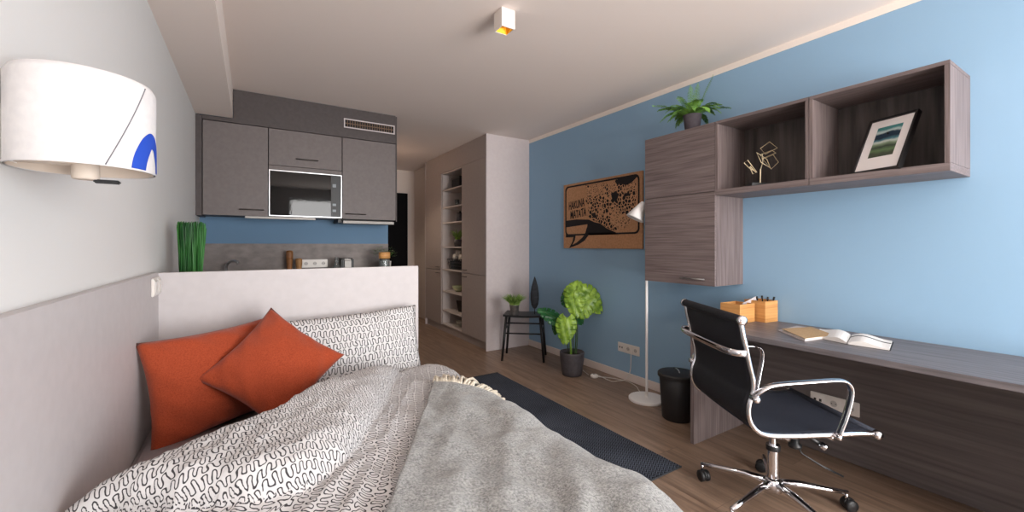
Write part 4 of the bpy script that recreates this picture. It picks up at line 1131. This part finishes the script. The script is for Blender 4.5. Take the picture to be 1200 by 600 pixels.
# fold line: the folded-over layer ends here (right/front side)
FOLD = [(.74, 2.30), (.665, 2.16), (.53, 1.86), (.42, 1.60), (.31, 1.37), (.22, 1.20), (.12, 1.10), (0, 1.10), (-.12, 1.15), (-.26, 1.22), (-.42, 1.26)]
def seg_dist(p, a, b):
    ax_, ay_ = b[0]-a[0], b[1]-a[1]; t = max(0, min(1, ((p[0]-a[0])*ax_+(p[1]-a[1])*ay_)/(ax_*ax_+ay_*ay_)))
    dx, dy = p[0]-a[0]-t*ax_, p[1]-a[1]-t*ay_
    return math.hypot(dx, dy), ax_*(p[1]-a[1])-ay_*(p[0]-a[0])
def fold_d(s, t):
    best = 9; sg = 1
    for a, b in zip(FOLD, FOLD[1:]):
        d, c = seg_dist((s, t), a, b)
        if d < best: best = d; sg = 1 if c < 0 else -1
    return best*sg       # positive inside the folded-over part
def nz2(x, y, sc, seed=0): return noise.noise(Vector((x*sc, y*sc, seed)))
def duvet_h(s, t):
    e = (edge_y(s)-t)*.80
    bh = .088+.062*(1-sstep(.10, .70, s))
    h = bh*qcirc(e, .12)
    fd = fold_d(s, t)
    h += (.082-.030*sstep(.2, .75, s))*qcirc(fd, .085)*qcirc(e, .13)*(1-.25*sstep(.15, .6, e))
    h += .012*nz2(s*1.0+t*.7, t*.55-s*.5, 4.0, 3)*qcirc(e, .2)
    h += .006*nz2(s*1.6-t*.6, t+s*.4, 9.0, 7)*qcirc(e, .2)
    ridge = 1-abs(nz2(s*1.8-t*.95, (t+s)*.35, 4.2, 11)); h += .008*ridge**4*qcirc(e, .15)
    h += .0045*(1-abs(nz2(s*2-t*1.1, t*.8+s, 9.5, 41)))**4*qcirc(e, .15)+.003*nz2(s, t, 22, 43)*qcirc(e, .1)
    if fd < 0: h += .010*(1-abs(nz2(s*2.6-t*1.5, (t+s)*.4, 3.5, 15)))**5
    return max(h, 0.0)
def base_point(s):
    """cross-section over the bed's open edge: position and outward normal"""
    if s <= SE: return SE if False else s, ZB, 0.0, 1.0
    a = (s-SE)/RR
    if a <= PI/2: return SE+RR*math.sin(a), ZB-RR*(1-math.cos(a)), math.sin(a), math.cos(a)
    return SE+RR, ZB-RR-(s-SE-RR*PI/2), 1.0, 0.0
def duvet_point(s, t, off=0.0):
    x, z, nx, nz_ = base_point(s); h = duvet_h(s, t)*(1 if s < SE else max(.35, 1-.9*(s-SE)))+off
    if s > SE: h += .02*math.sin(t*17+3*nz2(s, t, 2))*sstep(SE+.05, SE+.45, s)
    return Vector((x+nx*h, t, z+nz_*h))
SMAX = 1.20
bm = bmesh.new(); uvl = bm.loops.layers.uv.new('UVMap')
NS, NT = 170, 190
grid = []
for i in range(NS+1):
    s = -.352+(SMAX+.352)*i/NS; col = []
    ye = edge_y(s)
    for j in range(NT+1):
        f = j/NT; f = 1-(1-f)**1.25
        t = .44+(ye-.44)*f
        p = duvet_point(s, t, .004)
        if j == NT: p.z = p.z-.0
        col.append((bm.verts.new(p), s, t))
    grid.append(col)
AU = [[0.0]*(NT+1) for _ in range(NS+1)]; AV = [[0.0]*(NT+1) for _ in range(NS+1)]
for i in range(NS+1):
    for j in range(NT+1):
        if i: AU[i][j] = AU[i-1][j]+(grid[i][j][0].co-grid[i-1][j][0].co).length
        if j: AV[i][j] = AV[i][j-1]+(grid[i][j][0].co-grid[i][j-1][0].co).length
for i in range(NS+1):            # measure lengths from the middle so that rows stay nearly parallel
    m0 = AV[i][NT//2]
    for j in range(NT+1): AV[i][j] = AV[i][j]-m0+grid[i][NT//2][2]
for j in range(NT+1):
    m0 = AU[NS//3][j]
    for i in range(NS+1): AU[i][j] -= m0
def duv(i, j, inside):
    u, v = AU[i][j]*1.22, AV[i][j]*1.18
    if inside: a = math.radians(8); return (u*math.cos(a)+v*math.sin(a), -u*math.sin(a)+v*math.cos(a))
    a = math.radians(62); return (u*math.cos(a)+v*math.sin(a)+.31, -u*math.sin(a)+v*math.cos(a)+.17)
for i in range(NS):
    for j in range(NT):
        ij = ((i, j), (i+1, j), (i+1, j+1), (i, j+1)); q = [grid[x][y] for x, y in ij]
        f = bm.faces.new([k[0] for k in q]); f.smooth = True
        ins = fold_d((q[0][1]+q[2][1])/2, (q[0][2]+q[2][2])/2) > .0
        for lp_, k in zip(f.loops, ij): lp_[uvl].uv = duv(k[0], k[1], ins)
dv = obj('duvet', bm, M['duvet'], smooth=True)
sol = dv.modifiers.new('thickness', 'SOLIDIFY'); sol.thickness = .004; sol.offset = -1
tag(dv, 'white duvet with charcoal squiggle print folded back across the bed', 'duvet')

# grey throw
def bl_h(s, t):
    h = .012+.010*(1-abs(nz2(s*.8+t*1.5, t*.35-s*.9, 3.4, 21)))**3+.006*nz2(s, t, 11, 23)
    # long drapes from the fringe corner towards the foot
    h += .0045*math.sin((s*1.25-t*.72)*26+3.0*nz2(s, t, 2.2, 31))*sstep(1.85, 1.2, t)
    return h
BC = [(.715, 1.80), (1.19, 1.26), (1.19, .46), (.02, .455)]      # fringe corner, hanging corner, foot right, foot left
def bl_st(u, v):
    """u along the fringe 0..1, v from fringe to foot 0..1"""
    a = Vector(BC[0]).lerp(Vector(BC[1]), u); b = Vector(BC[3]).lerp(Vector(BC[2]), u)
    p = a.lerp(b, v)
    w = .018*nz2(v*4, 3.3, 1.0, 1)*(1-u)
    return p.x+w-.05*math.sin(PI*v)*(1-u)*.2, p.y+.02*nz2(u*5, 1.2, 1.0, 2)*(1-v)
def smooth_duvet(s, t, off):
    # the throw bridges small creases
    acc = Vector((0, 0, 0))
    for ds, dt in ((0, 0), (.02, 0), (-.02, 0), (0, .02), (0, -.02)): acc += duvet_point(s+ds, t+dt, off)
    return acc/5
bm = bmesh.new(); NU, NV = 110, 120; g = []
for i in range(NU+1):
    row = []
    for j in range(NV+1):
        u, v = i/NU, j/NV; s, t = bl_st(u, v)
        row.append(bm.verts.new(smooth_duvet(s, t, bl_h(s, t)+.006)))
    g.append(row)
for i in range(NU):
    for j in range(NV): bm.faces.new((g[i][j], g[i+1][j], g[i+1][j+1], g[i][j+1]))
th = thing('throw_blanket', 'grey melange wool throw with cream fringe spread over the duvet', 'blanket', (.7, 1.0, .55))
bl = obj('blanket_body', bm, M['blanket'], th, smooth=True)
sol = bl.modifiers.new('thickness', 'SOLIDIFY'); sol.thickness = .009; sol.offset = 0
bm = bmesh.new(); fr_r = random.Random(11)
for i in range(84):
    u = (i+.5)/84; s, t = bl_st(u, 0); d = Vector((.46, .89)); L_ = .080+.030*fr_r.random(); sk = (fr_r.random()-.5)*.7
    P = []
    for k in range(5):
        f = k/4; ss = s+(d.x+sk*.7)*L_*f*.9-.010*(1-f); tt = t+(d.y-sk*.3)*L_*f-.010*(1-f)
        P.append(smooth_duvet(ss, min(tt, 2.2), .026+.020*math.sin(PI*f)*fr_r.random()-.010*f))
    tube(bm, P, [.006, .0072, .0068, .006, .003], 6)
obj('fringe', bm, M['fringe'], th, smooth=True)

# pillow-shaped meshes
def pillow_mesh(w, h, th, pinch=.07, n=30, seed=0, uvs=False, wr=.004, power=.5):
    """local: x across, z up, y thickness"""
    bm = bmesh.new(); uvl = bm.loops.layers.uv.new('UVMap'); sides = []
    for sg in (-1, 1):
        g = []
        for i in range(n+1):
            col = []
            for j in range(n+1):
                u = -1+2*i/n; v = -1+2*j/n
                x = u*w/2*(1-pinch*(1-v*v)*abs(u)**1.5); z = v*h/2*(1-pinch*(1-u*u)*abs(v)**1.5)
                k = max(0, (1-u*u)*(1-v*v))
                cpin = 1-.35*(abs(u)*abs(v))**3
                y = sg*th/2*(k**power)*cpin
                if 0 < i < n and 0 < j < n:
                    y += wr*noise.noise(Vector((u*2.6+seed, v*2.6, sg)))*2
                    ed = max(abs(u), abs(v)); y += wr*1.1*math.sin((u-v*sg)*13+seed)*sstep(.55, .9, ed)*(1-sstep(.93, 1, ed))
                col.append((bm.verts.new((x, y, z)), u*w/2, v*h/2))
            g.append(col)
        for i in range(n):
            for j in range(n):
                q = (g[i][j], g[i+1][j], g[i+1][j+1], g[i][j+1]); f = bm.faces.new([k[0] for k in q])
                for l_, k in zip(f.loops, q): l_[uvl].uv = (k[1]+sg*2, k[2])
    bmesh.ops.remove_doubles(bm, verts=bm.verts, dist=.0003)
    return bm
def place(o, centre, xdir, lean, roll=0):
    """xdir: world direction of the pillow's width; lean: tilt back from upright; roll: turn in its own plane"""
    X = Vector(xdir).normalized(); Z = Vector((0, 0, 1)); Yv = Z.cross(X)
    R0 = Matrix((X, Yv, Z)).transposed().to_4x4()
    o.matrix_basis = Matrix.Translation(Vector(centre)) @ R0 @ Matrix.Rotation(-lean, 4, 'X') @ Matrix.Rotation(roll, 4, 'Y')
pw = obj('pillow', pillow_mesh(.76, .46, .17, .05, 34, 2, wr=.006), M['duvet'], smooth=True, world=False)
place(pw, (.44, 2.285, .665), (1, 0, 0), math.radians(16), math.radians(-2.5))
tag(pw, 'bed pillow in squiggle print case leaning on the headboard', 'pillow')
c1 = obj('cushion', pillow_mesh(.565, .42, .17, .08, 34, 5), M['rust'], smooth=True, world=False)
place(c1, (-.107, 2.157, .692), (.82, .57, 0), math.radians(9), math.radians(-2))
tag(c1, 'larger rust cushion in the bed corner against wall and headboard', 'cushion')
c2 = obj('cushion', pillow_mesh(.395, .395, .15, .10, 34, 9), M['rust'], smooth=True, world=False)
place(c2, (.088, 2.045, .730), (1, .02, 0), math.radians(33), math.radians(45-2))
tag(c2, 'smaller rust cushion standing on its point in front of larger one', 'cushion')

# ---------------------------------------------------------------- wall lamp with drum shade
SX, SY, SR = -.275, 1.13, .105
wl = thing('wall_lamp', 'white drum wall lamp with blue arch print on the left wall', 'lamp', (SX, SY, 1.39))
bm = bmesh.new(); z0, z1 = 1.395, 1.574
lathe(bm, [(SR-.001, z0), (SR, z0+.002), (SR, z1-.016), (SR-.006, z1-.004), (SR-.016, z1), (SR-.018, z1-.002), (SR-.009, z1-.006), (SR-.004, z1-.018), (SR-.004, z0)], SX, SY, seg=64, cap_bottom=False, cap_top=False)
sh = obj('lamp_shade', bm, M['shade_cloth'], wl, smooth=True)
obj('shade_lining', LATHE([(SR-.0045, z0+.001), (SR-.0045, z1-.02)], SX, SY, seg=64, cap_bottom=False, cap_top=False), M['shade_inner'], sh, smooth=True)
def cyl_patch(pts, r):
    bm = bmesh.new(); vs = [bm.verts.new((SX+r*math.cos(math.radians(a)), SY+r*math.sin(math.radians(a)), z)) for a, z in pts]
    return bm, vs
# arch: strip between outer and inner outlines
outer = [(-41, 1.398), (-39, 1.418), (-35, 1.438), (-28, 1.460), (-18.6, 1.474), (-10, 1.474), (-2, 1.464), (5, 1.446), (8, 1.42), (9, 1.398)]
inner = [(-24, 1.398), (-22.5, 1.410), (-20, 1.423), (-17, 1.434), (-13.5, 1.444), (-9, 1.440), (-6.5, 1.430), (-4, 1.42), (-2.5, 1.41), (-2, 1.398)]
bm = bmesh.new()
O_ = resample([(a, z, 0) for a, z in outer], 5); I_ = resample([(a, z, 0) for a, z in inner], 5)
rws = []
for a, b in zip(O_, I_):
    rws.append([bm.verts.new((SX+(SR+.0006)*math.cos(math.radians(a.x+(b.x-a.x)*f)), SY+(SR+.0006)*math.sin(math.radians(a.x+(b.x-a.x)*f)), a.y+(b.y-a.y)*f)) for f in (0, .25, .5, .75, 1)])
for a, b in zip(rws, rws[1:]):
    for k in range(4): bm.faces.new((a[k], a[k+1], b[k+1], b[k]))
obj('printed_arch', bm, M['blue_print'], sh, smooth=True)
obj('stitched_line', TUBE([(SX+(SR+.0004)*math.cos(math.radians(a)), SY+(SR+.0004)*math.sin(math.radians(a)), z) for a, z in [(-24.7-37.8*k/12, 1.560-.163*k/12) for k in range(13)]], .0011, 6), M['thread'], sh, smooth=True)
obj('bracket', BOX(XL+.001, SX, SY-.02, SY+.02, 1.405, 1.445, bev=.002), M['shade_inner'], wl)
obj('lamp_holder', LATHE([(.018, 1.378), (.020, 1.380), (.020, 1.44), (.012, 1.45), (.026, 1.48), (.026, 1.51), (.001, 1.52)], SX, SY, seg=20, cap_top=False), M['shade_inner'], wl, smooth=True)
obj('wall_plate', BOX(XL+.0005, XL+.012, SY-.05, SY+.05, 1.40, 1.50, bev=.003), M['white_metal'], wl)
obj('switch', BOX(SX+.012, SX+.05, SY-.008, SY+.008, 1.372, 1.379, bev=.002), M['black_plastic'], wl)

# ---------------------------------------------------------------- things behind the headboard
# grass pot on a narrow console behind the headboard
cs_ = thing('console_table', 'narrow pale console hidden behind the headboard', 'table', (-.22, 2.66, 0))
obj('table_top', BOX(XL+.002, -.05, 2.49, 2.86, .88, .90, bev=.002), M['board'], cs_)
for x in (XL+.03, -.08):
    for y in (2.52, 2.83): obj('leg', BOX(x-.015, x+.015, y-.015, y+.015, 0, .8795), M['board'], cs_)
gp = thing('grass_plant', 'tall upright green grass plant behind the headboard at left wall', 'plant', (-.268, 2.73, .9005))
obj('pot', LATHE([(.045, 0), (.05, .003), (.060, .10), (.056, .10), (.052, .085), (.001, .085)], cap_top=False, seg=28), M['black_plastic'], gp, smooth=True, world=False)
bm = bmesh.new(); gr = random.Random(21)
for i in range(560):
    a = gr.random()*2*PI; r0 = .050*math.sqrt(gr.random()); hh = .352+.035*gr.random(); r1 = r0*1.12+.008*gr.random(); a1 = a+.35*(gr.random()-.5); wd = .0021+.0012*gr.random(); tw = gr.random()*PI
    prev = None
    for k in range(6):
        f = k/5; rr = r0*.8+(r1-r0*.8)*f; aa = a+(a1-a)*f; wob = .003*math.sin(f*5+i)
        c = Vector((rr*math.cos(aa)+wob, rr*math.sin(aa)-wob, .085+hh*f)); sd = Vector((math.cos(tw), math.sin(tw), 0))*wd*(1-.45*f)
        cur = (bm.verts.new(c-sd), bm.verts.new(c+sd))
        if prev: bm.faces.new((prev[0], prev[1], cur[1], cur[0]))
        prev = cur
obj('foliage', bm, M['grass'], gp, world=False)

tp = thing('kitchen_tap', 'steel kitchen tap with curved spout at the left worktop', 'tap', (-.16, 4.36, .9205))
obj('spout', TUBE(resample([(-.19, 4.40, .9205), (-.19, 4.40, 1.0), (-.185, 4.39, 1.075), (-.15, 4.35, 1.108), (-.115, 4.31, 1.106), (-.10, 4.295, 1.088)], 6), .011, 12), M['steel'], tp, smooth=True)
obj('lever', TUBE([(-.19, 4.40, .98), (-.15, 4.43, 1.01)], .006, 8), M['steel'], tp, smooth=True)
def mill(label, x, y, h, r, mat, nm):
    t = thing(nm, label, 'mill', (x, y, .9205))
    obj('mill_body', LATHE([(r, 0), (r, .03), (r*.78, .07), (r*.72, h*.45), (r*.9, h*.68), (r*.93, h*.72)], seg=24), mat, t, smooth=True, world=False)
    obj('mill_head', LATHE([(r*.93, h*.725), (r*.96, h*.75), (r*.96, h*.93), (r*.8, h*.985), (r*.1, h)], seg=24), mat, t, smooth=True, world=False)
mill('tall dark wooden pepper mill on the kitchen worktop', .30, 4.40, .278, .031, M['walnut'], 'pepper_mill')
mill('short light wooden salt mill beside the tall pepper mill', .375, 4.36, .205, .030, M['oak_light'], 'salt_mill')
t = thing('glass_bottle', 'small clear stoppered bottle right of the kitchen sockets', 'bottle', (.70, 4.33, .9205))
obj('bottle_body', LATHE([(.034, 0), (.038, .01), (.038, .11), (.018, .15), (.014, .185), (.018, .19)], seg=24), M['jar_glass'], t, smooth=True, world=False)
obj('stopper', LATHE([(.015, .191), (.018, .205), (.008, .212), (.001, .213)], seg=16, cap_top=False), M['steel'], t, smooth=True, world=False)
t = thing('toaster', 'small black and steel toaster on the kitchen worktop', 'toaster', (.785, 4.34, .9205))
obj('body', BOX(-.045, .05, -.11, .11, .01, .195, bev=.018, seg=3), M['dull_steel'], t, world=False)
obj('side_cover', BOX(.035, .056, -.114, .114, .006, .20, bev=.01), M['black_plastic'], t, world=False)
obj('side_cover', BOX(-.056, -.035, -.114, .114, .006, .20, bev=.01), M['black_plastic'], t, world=False)
obj('slot', BOX(-.015, .018, -.08, .08, .1945, .1965), M['black_plastic'], t, world=False)
t = thing('storage_jar', 'glass jar with thick cork lid at the end of worktop', 'jar', (1.100, 4.10, .9205))
obj('jar_body', LATHE([(.04, 0), (.048, .008), (.050, .18), (.046, .195), (.042, .18), (.042, .012), (.001, .01)], seg=28, cap_top=False), M['jar_glass'], t, smooth=True, world=False)
obj('lid', LATHE([(.047, .196), (.054, .200), (.054, .252), (.048, .258), (.001, .259)], seg=28, cap_top=False), M['bamboo'], t, smooth=True, world=False)
hb = thing('herb_pot', 'bushy green herb in small white pot at worktop end', 'plant', (1.172, 4.31, .9205))
obj('pot', LATHE([(.036, 0), (.04, .004), (.052, .16), (.055, .163), (.050, .163), (.046, .14), (.001, .14)], seg=28, cap_top=False), M['white_plastic'], hb, smooth=True, world=False)
bm = bmesh.new(); hr = random.Random(8)
for i in range(300):
    a = hr.random()*2*PI; el = hr.random()**.6; r = .115*math.sqrt(hr.random()); z = .19+.125*(1-(r/.15)**2)*el
    c = Vector((r*1.1*math.cos(a)-.03, r*math.sin(a), z+.015)); d = Vector((math.cos(a), math.sin(a), .3*hr.random())).normalized(); s = d.cross(Vector((0, 0, 1))).normalized(); l_ = .018+.012*hr.random()
    vs = [bm.verts.new(c), bm.verts.new(c+d*l_*.5+s*l_*.38), bm.verts.new(c+d*l_), bm.verts.new(c+d*l_*.5-s*l_*.38)]
    bm.faces.new(vs)
for i in range(16):
    a = hr.random()*2*PI; r = .07*hr.random(); tube(bm, [(0, 0, .14), (r*.5*math.cos(a), r*.5*math.sin(a), .2), (r*math.cos(a), r*math.sin(a), .25)], .0015, 4)
obj('foliage', bm, M['herb'], hb, world=False)

# ---------------------------------------------------------------- light
w = bpy.data.worlds.new('sky'); SC.world = w; w.use_nodes = True
bg = w.node_tree.nodes['Background']; bg.inputs['Color'].default_value = (.74, .85, 1, 1); bg.inputs['Strength'].default_value = 1.6
def area(name, loc, rot, sx, sy, power, col, spread=None):
    l = bpy.data.lights.new(name, 'AREA'); l.shape = 'RECTANGLE'; l.size = sx; l.size_y = sy; l.energy = power; l.color = col
    if spread: l.spread = spread
    o = bpy.data.objects.new(name, l); COL.objects.link(o); o.location = loc; o.rotation_euler = rot
    return o
area('daylight', ((WX0+WX1)/2, YB-.24, (WZ0+WZ1)/2), (-PI/2, 0, PI), WX1-WX0+.1, WZ1-WZ0+.1, 325, (1, .972, .945))
def spot(name, x, y, z, e, size=2.3):
    l = bpy.data.lights.new(name, 'SPOT'); l.energy = e; l.spot_size = size; l.spot_blend = .6; l.color = (1, .80, .62); l.shadow_soft_size = .03
    o = bpy.data.objects.new(name, l); COL.objects.link(o); o.location = (x, y, z)
spot('ceiling_lamp_light', 1.205, 2.0, ZC-.108, 12)
spot('hall_lamp_light', 1.32, 5.72, ZC-.108, 30)

# groups of repeats
for stem_, grp in (('ceiling_spotlight', 'square spotlights on the ceiling'), ('kitchen_wall_cabinet', 'kitchen wall cabinets in a row'),
                   ('kitchen_base_cabinet', 'kitchen base cabinets in a row'), ('drinking_glass', 'tumblers on the cupboard shelf'),
                   ('rolled_towel', 'rolled towels in the wire basket'), ('pen', 'pens in the bamboo box'), ('wooden_box', 'bamboo boxes on the desk'),
                   ('shelf_box', 'open shelf boxes above the desk'), ('cushion', 'rust cushions on the bed'), ('bowl', 'bowls in the cupboard')):
    for o in COL.objects:
        if o.parent is None and 'label' in o and o.name.split('.')[0] == stem_: o['group'] = grp

# ---------------------------------------------------------------- camera
cam = bpy.data.cameras.new('camera'); co = bpy.data.objects.new('camera', cam); COL.objects.link(co)
co.location = (0, 0, 1.25); co.rotation_euler = (PI/2, 0, -math.atan(305/486))
cam.sensor_width = 36; cam.sensor_fit = 'HORIZONTAL'; cam.lens = 36*486/1200; cam.shift_y = -13/1200
cam.clip_start = .02
SC.camera = co
SC.view_settings.view_transform = 'Standard'; SC.view_settings.look = 'None'; SC.view_settings.gamma = 1
SC.view_settings.use_curve_mapping = False; SC.view_settings.exposure = 0.07
